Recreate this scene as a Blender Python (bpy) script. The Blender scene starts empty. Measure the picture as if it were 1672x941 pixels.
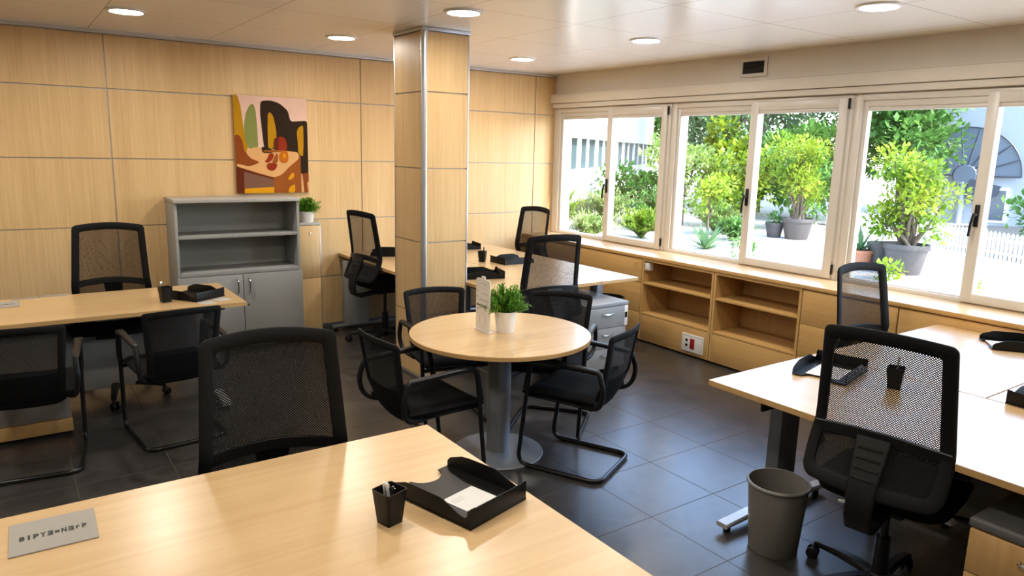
import bpy, bmesh, math, random
from math import sin, cos, pi, radians, sqrt, atan2
from mathutils import Vector, Matrix, Euler

random.seed(7)
SC = bpy.context.scene
COL = SC.collection

# ------------------------------------------------------------------ materials
def new_mat(name):
    m = bpy.data.materials.new(name)
    m.use_nodes = True
    nt = m.node_tree
    for n in list(nt.nodes):
        nt.nodes.remove(n)
    out = nt.nodes.new('ShaderNodeOutputMaterial')
    return m, nt, out

def node(nt, typ, **kw):
    n = nt.nodes.new(typ)
    for k, v in kw.items():
        if k in n.inputs:
            n.inputs[k].default_value = v
        else:
            setattr(n, k, v)
    return n

def math_node(nt, op, a, b=None, c=None):
    n = nt.nodes.new('ShaderNodeMath')
    n.operation = op
    for i, v in enumerate((a, b, c)):
        if v is None:
            continue
        if isinstance(v, (int, float)):
            n.inputs[i].default_value = v
        else:
            nt.links.new(v, n.inputs[i])
    return n.outputs[0]

def plain(name, col, rough=0.5, metal=0.0, spec=0.5, var=0.0, scale=30.0, bump=0.0, coat=0.0):
    """A procedural one-tone material with a little noise in tone and relief."""
    m, nt, out = new_mat(name)
    b = node(nt, 'ShaderNodeBsdfPrincipled')
    b.inputs['Roughness'].default_value = rough
    b.inputs['Metallic'].default_value = metal
    b.inputs['Specular IOR Level'].default_value = spec
    b.inputs['Coat Weight'].default_value = coat
    tc = node(nt, 'ShaderNodeTexCoord')
    nz = node(nt, 'ShaderNodeTexNoise', Scale=scale, Detail=3.0)
    nt.links.new(tc.outputs['Object'], nz.inputs['Vector'])
    mx = node(nt, 'ShaderNodeMix', data_type='RGBA')
    k1 = [min(1, c * (1 - var)) for c in col]
    k2 = [min(1, c * (1 + var)) for c in col]
    mx.inputs[6].default_value = (*k1, 1)
    mx.inputs[7].default_value = (*k2, 1)
    nt.links.new(nz.outputs['Fac'], mx.inputs[0])
    nt.links.new(mx.outputs[2], b.inputs['Base Color'])
    if bump:
        bp = node(nt, 'ShaderNodeBump', Strength=bump, Distance=0.002)
        nt.links.new(nz.outputs['Fac'], bp.inputs['Height'])
        nt.links.new(bp.outputs[0], b.inputs['Normal'])
    nt.links.new(b.outputs[0], out.inputs['Surface'])
    return m

def wood(name, c1, c2, axis='Z', rough=0.4, spec=0.5, fine=55.0, coat=0.0):
    """Straight-grained veneer: noise stretched along one axis."""
    m, nt, out = new_mat(name)
    b = node(nt, 'ShaderNodeBsdfPrincipled')
    b.inputs['Roughness'].default_value = rough
    b.inputs['Specular IOR Level'].default_value = spec
    b.inputs['Coat Weight'].default_value = coat
    b.inputs['Coat Roughness'].default_value = 0.27
    tc = node(nt, 'ShaderNodeTexCoord')
    ge = node(nt, 'ShaderNodeNewGeometry')
    mp = node(nt, 'ShaderNodeMapping')
    s = [1.0, 1.0, 1.0]
    s['XYZ'.index(axis)] = 0.035
    mp.inputs['Scale'].default_value = s
    nt.links.new(tc.outputs['Object'], mp.inputs['Vector'])
    n1 = node(nt, 'ShaderNodeTexNoise', Scale=fine, Detail=4.0, Roughness=0.65)
    n2 = node(nt, 'ShaderNodeTexNoise', Scale=fine * 0.12, Detail=2.0)
    nt.links.new(mp.outputs[0], n1.inputs['Vector'])
    nt.links.new(mp.outputs[0], n2.inputs['Vector'])
    f = math_node(nt, 'ADD', math_node(nt, 'MULTIPLY', n1.outputs['Fac'], 0.62),
                  math_node(nt, 'MULTIPLY', n2.outputs['Fac'], 0.38))
    cr = node(nt, 'ShaderNodeValToRGB')
    cr.color_ramp.elements[0].position = 0.36
    cr.color_ramp.elements[1].position = 0.64
    cr.color_ramp.elements[0].color = (*c1, 1)
    cr.color_ramp.elements[1].color = (*c2, 1)
    nt.links.new(f, cr.inputs[0])
    nt.links.new(cr.outputs[0], b.inputs['Base Color'])
    bp = node(nt, 'ShaderNodeBump', Strength=0.04, Distance=0.001)
    nt.links.new(n1.outputs['Fac'], bp.inputs['Height'])
    nt.links.new(bp.outputs[0], b.inputs['Normal'])
    nt.links.new(b.outputs[0], out.inputs['Surface'])
    return m

def glass_mat(name, tint=(0.97, 0.985, 0.98)):
    m, nt, out = new_mat(name)
    tr = node(nt, 'ShaderNodeBsdfTransparent', Color=(*tint, 1))
    gl = node(nt, 'ShaderNodeBsdfGlossy', Roughness=0.02)
    lw = node(nt, 'ShaderNodeLayerWeight', Blend=0.5)
    fr = math_node(nt, 'MULTIPLY_ADD', math_node(nt, 'POWER', lw.outputs['Facing'], 5.0), 0.92, 0.035)
    mx = node(nt, 'ShaderNodeMixShader')
    nt.links.new(fr, mx.inputs[0])
    nt.links.new(tr.outputs[0], mx.inputs[1])
    nt.links.new(gl.outputs[0], mx.inputs[2])
    nt.links.new(mx.outputs[0], out.inputs['Surface'])
    return m

def net_mat(name, pitch=0.0075, thr=0.0, col=(0.006, 0.006, 0.0065)):
    """Woven chair mesh: an open diagonal net cut into the cloth along its UVs (metres)."""
    m, nt, out = new_mat(name)
    uv = node(nt, 'ShaderNodeUVMap')
    sp = node(nt, 'ShaderNodeSeparateXYZ')
    nt.links.new(uv.outputs[0], sp.inputs[0])
    k = 2 * pi / pitch
    su = math_node(nt, 'SINE', math_node(nt, 'MULTIPLY', sp.outputs[0], k * 0.62))
    sv = math_node(nt, 'SINE', math_node(nt, 'MULTIPLY', sp.outputs[1], k * 0.78))
    pr = math_node(nt, 'MULTIPLY', su, sv)
    hole = math_node(nt, 'GREATER_THAN', pr, thr)
    d = node(nt, 'ShaderNodeBsdfPrincipled')
    d.inputs['Base Color'].default_value = (*col, 1)
    d.inputs['Roughness'].default_value = 0.8
    d.inputs['Specular IOR Level'].default_value = 0.2
    t = node(nt, 'ShaderNodeBsdfTransparent')
    mx = node(nt, 'ShaderNodeMixShader')
    nt.links.new(hole, mx.inputs[0])
    nt.links.new(d.outputs[0], mx.inputs[1])
    nt.links.new(t.outputs[0], mx.inputs[2])
    nt.links.new(mx.outputs[0], out.inputs['Surface'])
    return m

def leaf_mat(name, c1, c2, trans=0.35, scale=6.0, rough=0.5):
    m, nt, out = new_mat(name)
    tc = node(nt, 'ShaderNodeTexCoord')
    nz = node(nt, 'ShaderNodeTexNoise', Scale=scale, Detail=2.0)
    nt.links.new(tc.outputs['Object'], nz.inputs['Vector'])
    cr = node(nt, 'ShaderNodeValToRGB')
    cr.color_ramp.elements[0].position = 0.35
    cr.color_ramp.elements[1].position = 0.65
    cr.color_ramp.elements[0].color = (*c1, 1)
    cr.color_ramp.elements[1].color = (*c2, 1)
    nt.links.new(nz.outputs['Fac'], cr.inputs[0])
    b = node(nt, 'ShaderNodeBsdfPrincipled')
    b.inputs['Roughness'].default_value = rough
    b.inputs['Specular IOR Level'].default_value = 0.3
    t = node(nt, 'ShaderNodeBsdfTranslucent')
    nt.links.new(cr.outputs[0], b.inputs['Base Color'])
    nt.links.new(cr.outputs[0], t.inputs['Color'])
    mx = node(nt, 'ShaderNodeMixShader')
    mx.inputs[0].default_value = trans
    nt.links.new(b.outputs[0], mx.inputs[1])
    nt.links.new(t.outputs[0], mx.inputs[2])
    nt.links.new(mx.outputs[0], out.inputs['Surface'])
    return m

def emit_mat(name, col, strength):
    m, nt, out = new_mat(name)
    e = node(nt, 'ShaderNodeEmission', Strength=strength)
    e.inputs['Color'].default_value = (*col, 1)
    nt.links.new(e.outputs[0], out.inputs['Surface'])
    return m

# ------------------------------------------------------------------ mesh builder
def fillet(pts, r, n=6, closed=False):
    """Round the corners of a 3D polyline."""
    P = [Vector(p) for p in pts]
    out = []
    N = len(P)
    for i in range(N):
        if not closed and i in (0, N - 1):
            out.append(P[i]); continue
        a, b, c = P[i - 1], P[i], P[(i + 1) % N]
        rr = r[i] if isinstance(r, (list, tuple)) else r
        d1 = (a - b); d2 = (c - b)
        t = min(rr, d1.length * 0.49, d2.length * 0.49)
        if t < 1e-5:
            out.append(b); continue
        p1 = b + d1.normalized() * t
        p2 = b + d2.normalized() * t
        for k in range(n + 1):
            s = k / n
            out.append(p1.lerp(b, s).lerp(b.lerp(p2, s), s))
    return out

def rrect(x0, x1, y0, y1, r, n=6, m=4, top=None):
    """Rounded rectangle outline, counter-clockwise, constant point count; top = (x0, x1) at y1."""
    tx0, tx1 = top if top else (x0, x1)
    c = [Vector((x0, y0, 0)), Vector((x1, y0, 0)), Vector((tx1, y1, 0)), Vector((tx0, y1, 0))]
    rs = r if isinstance(r, (list, tuple)) else [r] * 4
    arcs = []
    for i in range(4):
        a, b, d = c[i - 1], c[i], c[(i + 1) % 4]
        t = rs[i]
        p1 = b + (a - b).normalized() * t
        p2 = b + (d - b).normalized() * t
        arcs.append([p1.lerp(b, k / n).lerp(b.lerp(p2, k / n), k / n) for k in range(n + 1)])
    out = []
    for i in range(4):
        out += arcs[i]
        e, s = arcs[i][-1], arcs[(i + 1) % 4][0]
        for k in range(1, m + 1):
            out.append(e.lerp(s, k / (m + 1)))
    return [(p.x, p.y) for p in out]

class MB:
    def __init__(self):
        self.bm = bmesh.new()
        self.uv = self.bm.loops.layers.uv.new('UVMap')
        self.X = Matrix.Identity(4)

    def v(self, p):
        return self.bm.verts.new(self.X @ Vector(p))

    def face(self, vs, mat=0):
        try:
            f = self.bm.faces.new(vs)
            f.material_index = mat
            return f
        except ValueError:
            return None

    def box(self, x0, x1, y0, y1, z0, z1, bev=0.0, mat=0, seg=2):
        P = [self.v((x, y, z)) for z in (z0, z1) for y in (y0, y1) for x in (x0, x1)]
        F = [(0, 2, 3, 1), (4, 5, 7, 6), (0, 1, 5, 4), (2, 6, 7, 3), (0, 4, 6, 2), (1, 3, 7, 5)]
        fs = [self.face([P[i] for i in f], mat) for f in F]
        if bev > 0:
            es = list({e for f in fs for e in f.edges})
            r = bmesh.ops.bevel(self.bm, geom=es, offset=bev, segments=seg, affect='EDGES', profile=0.5)
            for f in r['faces']:
                f.material_index = mat
        return self

    def prism(self, pts, d0, d1, plane='XY', mat=0, bev=0.0, seg=2):
        """Extrude a 2D outline. plane XY -> along Z, XZ -> along Y, YZ -> along X."""
        def P(a, b, d):
            return {'XY': (a, b, d), 'XZ': (a, d, b), 'YZ': (d, a, b)}[plane]
        A = [self.v(P(a, b, d0)) for a, b in pts]
        B = [self.v(P(a, b, d1)) for a, b in pts]
        n = len(pts)
        fs = [self.face(A[::-1], mat), self.face(B, mat)]
        for i in range(n):
            fs.append(self.face([A[i], A[(i + 1) % n], B[(i + 1) % n], B[i]], mat))
        if bev > 0:
            es = [e for f in fs[:2] for e in f.edges]
            r = bmesh.ops.bevel(self.bm, geom=es, offset=bev, segments=seg, affect='EDGES', profile=0.5)
            for f in r['faces']:
                f.material_index = mat
        return self

    def tube(self, path, r, n=10, closed=False, mat=0, ry=None, up=None):
        """Sweep a round (or elliptic, r by ry) section along a polyline."""
        P = [Vector(p) for p in path]
        N = len(P)
        rings = []
        prev = None
        for i in range(N):
            if closed:
                t = (P[(i + 1) % N] - P[i - 1]).normalized()
            else:
                t = (P[min(i + 1, N - 1)] - P[max(i - 1, 0)]).normalized()
            if up is not None:
                a = Vector(up).cross(t)
                a = a.normalized() if a.length > 1e-4 else (prev or t.orthogonal().normalized())
            elif prev is None:
                a = t.orthogonal().normalized()
            else:
                a = (prev - t * prev.dot(t))
                a = a.normalized() if a.length > 1e-6 else t.orthogonal().normalized()
            prev = a
            b = t.cross(a)
            ra = r[i] if isinstance(r, (list, tuple)) else r
            rb = (ry[i] if isinstance(ry, (list, tuple)) else ry) if ry is not None else ra
            rings.append([self.v(P[i] + a * (cos(2 * pi * k / n) * ra) + b * (sin(2 * pi * k / n) * rb)) for k in range(n)])
        for i in range(N if closed else N - 1):
            A, B = rings[i], rings[(i + 1) % N]
            for k in range(n):
                self.face([A[k], A[(k + 1) % n], B[(k + 1) % n], B[k]], mat)
        if not closed:
            self.face(rings[0][::-1], mat)
            self.face(rings[-1], mat)
        return self

    def bar(self, path, w, h, up=(0, 0, 1), mat=0, cap=True):
        """Sweep a flat chamfered section (w across, h along 'up'-ish) along a polyline."""
        P = [Vector(p) for p in path]
        N = len(P)
        rings = []
        for i in range(N):
            t = (P[min(i + 1, N - 1)] - P[max(i - 1, 0)]).normalized()
            u = Vector(up(i) if callable(up) else up)
            a = u.cross(t)
            a = a.normalized() if a.length > 1e-4 else t.orthogonal().normalized()
            b = t.cross(a)
            ww = w[i] if isinstance(w, (list, tuple)) else w
            hh = h[i] if isinstance(h, (list, tuple)) else h
            c = min(ww, hh) * 0.25
            X, Y = ww / 2, hh / 2
            sec = [(X, -Y + c), (X, Y - c), (X - c, Y), (-X + c, Y), (-X, Y - c), (-X, -Y + c), (-X + c, -Y), (X - c, -Y)]
            rings.append([self.v(P[i] + a * s + b * q) for s, q in sec])
        for i in range(N - 1):
            A, B = rings[i], rings[i + 1]
            for k in range(8):
                self.face([A[k], A[(k + 1) % 8], B[(k + 1) % 8], B[k]], mat)
        self.face(rings[0][::-1], mat)
        self.face(rings[-1], mat)
        return self

    def lathe(self, prof, n=32, c=(0, 0, 0), mat=0, closed=False):
        rings = []
        for r, z in prof:
            if r < 1e-6:
                rings.append([self.v((c[0], c[1], c[2] + z))])
            else:
                rings.append([self.v((c[0] + r * cos(2 * pi * k / n), c[1] + r * sin(2 * pi * k / n), c[2] + z)) for k in range(n)])
        L = len(rings)
        for i in range(L if closed else L - 1):
            A, B = rings[i], rings[(i + 1) % L]
            for k in range(n):
                q = (k + 1) % n
                if len(A) == 1 and len(B) == 1:
                    continue
                if len(A) == 1:
                    self.face([A[0], B[q], B[k]], mat)
                elif len(B) == 1:
                    self.face([A[k], A[q], B[0]], mat)
                else:
                    self.face([A[k], A[q], B[q], B[k]], mat)
        return self

    def grid(self, fn, us, vs, uvfn=None, mat=0):
        V = [[self.v(fn(u, w)) for u in us] for w in vs]
        for j in range(len(vs) - 1):
            for i in range(len(us) - 1):
                f = self.face([V[j][i], V[j][i + 1], V[j + 1][i + 1], V[j + 1][i]], mat)
                if f and uvfn:
                    c = [(us[i], vs[j]), (us[i + 1], vs[j]), (us[i + 1], vs[j + 1]), (us[i], vs[j + 1])]
                    for lp, q in zip(f.loops, c):
                        lp[self.uv].uv = uvfn(*q)
        return self

    def ring(self, fn, outer, inner, t, mat=0):
        """Closed band between two outlines of equal length, mapped by fn(a, b, depth)."""
        secs = []
        for (ox, oz), (ix, iz) in zip(outer, inner):
            L = lambda k: (ox + (ix - ox) * k, oz + (iz - oz) * k)
            s = []
            for k, d in ((0.0, -.25), (0.18, -.5), (0.82, -.5), (1.0, -.25), (1.0, .25), (0.82, .5), (0.18, .5), (0.0, .25)):
                a, b = L(k)
                s.append(self.v(fn(a, b, d * t)))
            secs.append(s)
        N = len(secs)
        for i in range(N):
            A, B = secs[i], secs[(i + 1) % N]
            for k in range(8):
                self.face([A[k], B[k], B[(k + 1) % 8], A[(k + 1) % 8]], mat)
        return self

    def sphere(self, c, r, nu=16, nv=10, s=(1, 1, 1), mat=0):
        prof = [(r * sin(pi * k / nv), -r * cos(pi * k / nv)) for k in range(nv + 1)]
        n0 = len(self.bm.verts)
        self.bm.verts.ensure_lookup_table()
        rings = []
        for rr, z in prof:
            if rr < 1e-6:
                rings.append([self.v((c[0], c[1], c[2] + z * s[2]))])
            else:
                rings.append([self.v((c[0] + rr * s[0] * cos(2 * pi * k / nu), c[1] + rr * s[1] * sin(2 * pi * k / nu), c[2] + z * s[2])) for k in range(nu)])
        for i in range(len(rings) - 1):
            A, B = rings[i], rings[i + 1]
            for k in range(nu):
                q = (k + 1) % nu
                if len(A) == 1:
                    self.face([A[0], B[q], B[k]], mat)
                elif len(B) == 1:
                    self.face([A[k], A[q], B[0]], mat)
                else:
                    self.face([A[k], A[q], B[q], B[k]], mat)
        return self

    def build(self, name, mats, parent=None, smooth=True, angle=35, recalc=True):
        if recalc:
            bmesh.ops.recalc_face_normals(self.bm, faces=self.bm.faces)
        me = bpy.data.meshes.new(name)
        self.bm.to_mesh(me)
        self.bm.free()
        for m in (mats if isinstance(mats, (list, tuple)) else [mats]):
            me.materials.append(m)
        if smooth:
            me.polygons.foreach_set('use_smooth', [True] * len(me.polygons))
            me.set_sharp_from_angle(angle=radians(angle))
        o = bpy.data.objects.new(name, me)
        COL.objects.link(o)
        if parent is not None:
            o.parent = parent
        return o

def tag(o, label=None, cat=None, group=None, kind=None):
    if label: o['label'] = label
    if cat: o['category'] = cat
    if group: o['group'] = group
    if kind: o['kind'] = kind
    return o

def thing(name, label, cat, loc=(0, 0, 0), rz=0.0, group=None):
    o = bpy.data.objects.new(name, None)
    o.empty_display_size = 0.1
    COL.objects.link(o)
    o.location = loc
    o.rotation_euler = (0, 0, rz)
    return tag(o, label, cat, group)

def struct(o):
    o['kind'] = 'structure'
    return o

def dup(root, loc, rz=0.0, label=None, group=None):
    """Copy a thing with its parts and their sub-parts (mesh data shared)."""
    r = root.copy()
    COL.objects.link(r)
    r.location = loc
    r.rotation_euler = (0, 0, rz)
    if label: r['label'] = label
    if group: r['group'] = group
    for ch in list(root.children):
        c = ch.copy(); COL.objects.link(c); c.parent = r
        for g in list(ch.children):
            d = g.copy(); COL.objects.link(d); d.parent = c
    return r
SKY_STRENGTH, SUN_ENERGY, SUN_DIR, EXPOSURE = 1.25, 7.0, (-.16, .75, -.66), 0.85
# ------------------------------------------------------------------ shared materials
WALL_W = wood('maple_wall_veneer', (0.54, 0.355, 0.165), (0.66, 0.46, 0.235), 'Z', rough=0.46, spec=0.32, fine=60)
DESK_W = wood('maple_desk_laminate', (0.52, 0.335, 0.155), (0.61, 0.415, 0.21), 'X', rough=0.40, spec=0.5, fine=30, coat=1.0)
DESK_WY = wood('maple_desk_laminate_lengthwise', (0.52, 0.335, 0.155), (0.61, 0.415, 0.21), 'Y', rough=0.40, spec=0.5, fine=30, coat=1.0)
EDGE_W = wood('maple_edge_band', (0.46, 0.275, 0.105), (0.55, 0.34, 0.14), 'X', rough=0.45, fine=30)
CAB_W = wood('beech_cabinet_veneer', (0.47, 0.275, 0.095), (0.56, 0.345, 0.13), 'Y', rough=0.42, fine=26)
CABV_W = wood('beech_cabinet_veneer_upright', (0.47, 0.275, 0.095), (0.56, 0.345, 0.13), 'Z', rough=0.42, fine=26)
TOP_W = wood('beech_worktop', (0.58, 0.39, 0.20), (0.66, 0.46, 0.25), 'Y', rough=0.25, fine=26)
BLACK_P = plain('black_plastic', (0.006, 0.006, 0.0063), rough=0.42, spec=0.28, var=0.15)
BLACK_M = plain('black_enamel_tube', (0.006, 0.006, 0.0065), rough=0.22, spec=0.4, var=0.1)
BLACK_F = plain('black_seat_fabric', (0.0055, 0.0055, 0.006), rough=0.9, spec=0.12, var=0.25, scale=400, bump=0.15)
FRAME_F = plain('black_frame_fabric', (0.006, 0.006, 0.0065), rough=0.75, spec=0.15, var=0.2, scale=300)
BLACK_T = plain('black_tray_plastic', (0.005, 0.005, 0.005), rough=0.38, spec=0.2, var=0.1)
NET = net_mat('black_chair_net', pitch=0.0066, thr=0.31)
NET_FINE = net_mat('black_chair_net_dense', pitch=0.006, thr=0.45)
ALU = plain('aluminium_satin', (0.52, 0.53, 0.55), rough=0.38, metal=0.9, var=0.05)
ALU_D = plain('grey_joint_strip', (0.46, 0.45, 0.43), rough=0.55, metal=0.2, var=0.08)
GREY_M = plain('grey_cabinet_enamel', (0.265, 0.27, 0.262), rough=0.5, spec=0.35, var=0.01, scale=4)
GREY_L = plain('light_grey_laminate', (0.36, 0.345, 0.32), rough=0.45, var=0.03)
GREY_D = plain('dark_grey_leg_enamel', (0.13, 0.14, 0.15), rough=0.35, metal=0.2, var=0.05)
GREY_C = plain('grey_table_column', (0.27, 0.29, 0.31), rough=0.33, metal=0.35, var=0.04)
SILVER = plain('silver_leg_enamel', (0.55, 0.56, 0.57), rough=0.32, metal=0.5, var=0.03)
CHROME = plain('chrome', (0.75, 0.75, 0.75), rough=0.15, metal=1.0)
BIN_G = plain('grey_bin_plastic', (0.185, 0.175, 0.155), rough=0.45, var=0.05)
FRAME_M = plain('cream_window_enamel', (0.56, 0.53, 0.485), rough=0.35, var=0.05, scale=8)
PLASTER = plain('cream_painted_wall', (0.60, 0.555, 0.49), rough=0.7, var=0.03, scale=5)
WHITE_P = plain('white_plastic', (0.72, 0.70, 0.67), rough=0.35, var=0.02)
WHITE_C = plain('white_pot_glaze', (0.78, 0.76, 0.73), rough=0.4, var=0.02)
PAPER = plain('white_paper', (0.62, 0.61, 0.60), rough=0.7, var=0.02)
PRINT = plain('printed_ink', (0.03, 0.03, 0.03), rough=0.7)
PRINT_G = plain('grey_printed_ink', (0.30, 0.30, 0.30), rough=0.7)
CARD_G = plain('grey_card', (0.31, 0.295, 0.265), rough=0.5, var=0.02)
RED_P = plain('red_switch_plastic', (0.28, 0.012, 0.012), rough=0.35)
SOIL = plain('dark_soil', (0.03, 0.02, 0.015), rough=0.95, var=0.4, scale=80)
GLASS = glass_mat('window_glass')
GREY_T = plain('beige_modesty_laminate', (0.22, 0.20, 0.175), rough=0.6, var=0.04)
LIGHT_E = emit_mat('downlight_diffuser', (1.0, 0.93, 0.82), 100.0)
GRASS_L = leaf_mat('artificial_green_leaf', (0.055, 0.20, 0.012), (0.16, 0.36, 0.03), trans=0.2, scale=18)
# ------------------------------------------------------------------ room shell
D, XW, C = 6.62, 5.206, 2.576          # back wall, window wall, ceiling
XL, YB = -2.35, -1.9                   # unseen left wall and rear wall

def floor_mat():
    m, nt, out = new_mat('slate_tiles')
    geo = node(nt, 'ShaderNodeNewGeometry')
    sp = node(nt, 'ShaderNodeSeparateXYZ')
    nt.links.new(geo.outputs['Position'], sp.inputs[0])
    T = 0.4563
    gx = math_node(nt, 'DIVIDE', math_node(nt, 'SUBTRACT', sp.outputs[0], 0.177 - 20 * T), T)
    gy = math_node(nt, 'DIVIDE', math_node(nt, 'SUBTRACT', sp.outputs[1], 1.792 - 20 * T), T)
    fx, fy = math_node(nt, 'FRACT', gx), math_node(nt, 'FRACT', gy)
    ex = math_node(nt, 'MINIMUM', fx, math_node(nt, 'SUBTRACT', 1.0, fx))
    ey = math_node(nt, 'MINIMUM', fy, math_node(nt, 'SUBTRACT', 1.0, fy))
    line = math_node(nt, 'LESS_THAN', math_node(nt, 'MINIMUM', ex, ey), 0.0052)
    cx, cy = math_node(nt, 'FLOOR', gx), math_node(nt, 'FLOOR', gy)
    cb = node(nt, 'ShaderNodeCombineXYZ')
    nt.links.new(cx, cb.inputs[0]); nt.links.new(cy, cb.inputs[1])
    wn = node(nt, 'ShaderNodeTexWhiteNoise')
    nt.links.new(cb.outputs[0], wn.inputs['Vector'])
    off = node(nt, 'ShaderNodeVectorMath', operation='MULTIPLY_ADD')
    off.inputs[1].default_value = (9, 9, 9)
    nt.links.new(wn.outputs['Color'], off.inputs[0])
    nt.links.new(geo.outputs['Position'], off.inputs[2])
    nz = node(nt, 'ShaderNodeTexNoise', Scale=6.0, Detail=7.0, Roughness=0.55, Distortion=0.8)
    nt.links.new(off.outputs[0], nz.inputs['Vector'])
    cr = node(nt, 'ShaderNodeValToRGB')
    cr.color_ramp.elements[0].position = 0.3
    cr.color_ramp.elements[1].position = 0.72
    cr.color_ramp.elements[0].color = (0.020, 0.018, 0.017, 1)
    cr.color_ramp.elements[1].color = (0.052, 0.047, 0.043, 1)
    nt.links.new(nz.outputs['Fac'], cr.inputs[0])
    mx = node(nt, 'ShaderNodeMix', data_type='RGBA')
    nt.links.new(line, mx.inputs[0])
    nt.links.new(cr.outputs[0], mx.inputs[6])
    mx.inputs[7].default_value = (0.068, 0.060, 0.052, 1)
    b = node(nt, 'ShaderNodeBsdfPrincipled')
    nt.links.new(mx.outputs[2], b.inputs['Base Color'])
    rg = math_node(nt, 'ADD', math_node(nt, 'MULTIPLY', nz.outputs['Fac'], 0.08), math_node(nt, 'MULTIPLY_ADD', line, 0.3, 0.26))
    nt.links.new(math_node(nt, 'MULTIPLY_ADD', line, -0.95, 1.0), b.inputs['Specular IOR Level'])
    nt.links.new(rg, b.inputs['Roughness'])
    h = math_node(nt, 'SUBTRACT', nz.outputs['Fac'], math_node(nt, 'MULTIPLY', line, 1.0))
    bp = node(nt, 'ShaderNodeBump', Strength=0.11, Distance=0.003)
    nt.links.new(h, bp.inputs['Height'])
    nt.links.new(bp.outputs[0], b.inputs['Normal'])
    nt.links.new(b.outputs[0], out.inputs['Surface'])
    return m

def ceiling_mat():
    m, nt, out = new_mat('satin_metal_ceiling_panels')
    geo = node(nt, 'ShaderNodeNewGeometry')
    sp = node(nt, 'ShaderNodeSeparateXYZ')
    nt.links.new(geo.outputs['Position'], sp.inputs[0])
    def edge(o, size, start):
        f = math_node(nt, 'FRACT', math_node(nt, 'DIVIDE', math_node(nt, 'ADD', o, 20 * size - start), size))
        return math_node(nt, 'MULTIPLY', math_node(nt, 'MINIMUM', f, math_node(nt, 'SUBTRACT', 1.0, f)), size)
    ln = math_node(nt, 'LESS_THAN', math_node(nt, 'MINIMUM', edge(sp.outputs[0], 0.86, 1.5), edge(sp.outputs[1], 0.86, 4.75)), 0.0028)
    mx = node(nt, 'ShaderNodeMix', data_type='RGBA')
    nt.links.new(ln, mx.inputs[0])
    mx.inputs[6].default_value = (0.82, 0.795, 0.755, 1)
    mx.inputs[7].default_value = (0.36, 0.32, 0.28, 1)
    b = node(nt, 'ShaderNodeBsdfPrincipled')
    nt.links.new(mx.outputs[2], b.inputs['Base Color'])
    nz = node(nt, 'ShaderNodeTexNoise', Scale=1.3, Detail=3.0)
    nt.links.new(geo.outputs['Position'], nz.inputs['Vector'])
    b.inputs['Roughness'].default_value = 0.24
    b.inputs['Specular IOR Level'].default_value = 0.6
    bp = node(nt, 'ShaderNodeBump', Strength=0.10, Distance=0.02)
    nt.links.new(nz.outputs['Fac'], bp.inputs['Height'])
    nt.links.new(bp.outputs[0], b.inputs['Normal'])
    nt.links.new(b.outputs[0], out.inputs['Surface'])
    return m

b = MB(); b.box(XL - .2, XW + .2, YB - .2, D + .2, -0.12, 0.0)
struct(b.build('floor', floor_mat(), smooth=False))
b = MB(); b.box(XL - .2, XW + .25, YB - .2, D + .2, C, C + .12)
struct(b.build('ceiling', ceiling_mat(), smooth=False))

# back wall: veneer panels with sunken grey joints
ZJ = [0.02, 0.505, 1.055, 1.597, 2.136, 2.548]
XJ = [XL, -1.37, 0.738, 2.858, 4.925, XW]
b = MB()
b.box(XL - .2, XW + .2, D, D + .2, 0, C, mat=1)
g = 0.0045
for i in range(5):
    for j in range(5):
        b.box(XJ[i] + g, XJ[i + 1] - g, D - .012, D + .001, ZJ[j] + g, ZJ[j + 1] - g, bev=0.0015, mat=0, seg=1)
struct(b.build('wall_back', [WALL_W, ALU_D], angle=30))
b = MB()
b.box(XL, XW, D - .035, D - .012, 2.549, C)
b.box(XL, XW, D - .045, D - .012, 2.552, 2.560, bev=.003)
struct(b.build('trim_1', plain('ceiling_edge_strip', (0.62, 0.60, 0.57), rough=0.4, metal=0.3), angle=30))

b = MB(); b.box(XL - .2, XL, YB - .2, D + .2, 0, C)
struct(b.build('wall_left', PLASTER, smooth=False))
b = MB(); b.box(XL - .2, XW + .2, YB - .2, YB, 0, C)
struct(b.build('wall_rear', PLASTER, smooth=False))

# window wall: breast wall, head wall, piers between the window openings
WIN = [(4.835, 6.535), (3.045, 4.810), (1.255, 3.020), (-0.535, 1.230)]
ZB, ZT = 0.80, 2.205
b = MB()
b.box(XW, XW + .2, YB, D, 0, ZB)
b.box(XW, XW + .2, YB, D, ZT, C)
ys = [D] + [y for w in WIN for y in (w[1], w[0])] + [YB]
for i in range(0, len(ys), 2):
    b.box(XW, XW + .2, ys[i + 1], ys[i], ZB, ZT)
b.build_o = struct(b.build('wall_right', PLASTER, smooth=False))

# shutter box above the windows
b = MB()
b.box(XW - .075, XW - .001, 0.0, D - .014, 2.262, 2.352, bev=.004)
b.box(XW - .055, XW - .001, 0.0, D - .030, 2.212, 2.258, bev=.006)
b.box(XW - .08, XW - .001, 0.0, D - .014, 2.352, 2.360, bev=.002)
struct(b.build('trim_2', PLASTER, angle=30))

# windows
def frame_rect(mb, y0, y1, z0, z1, w, x0, x1, bev=.004, wt=None, wb=None):
    wt = wt or w; wb = wb or w
    mb.box(x0, x1, y0, y0 + w, z0, z1, bev=bev)
    mb.box(x0, x1, y1 - w, y1, z0, z1, bev=bev)
    mb.box(x0, x1, y0 + w - .004, y1 - w + .004, z1 - wt, z1, bev=bev)
    mb.box(x0, x1, y0 + w - .004, y1 - w + .004, z0, z0 + wb, bev=bev)

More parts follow.
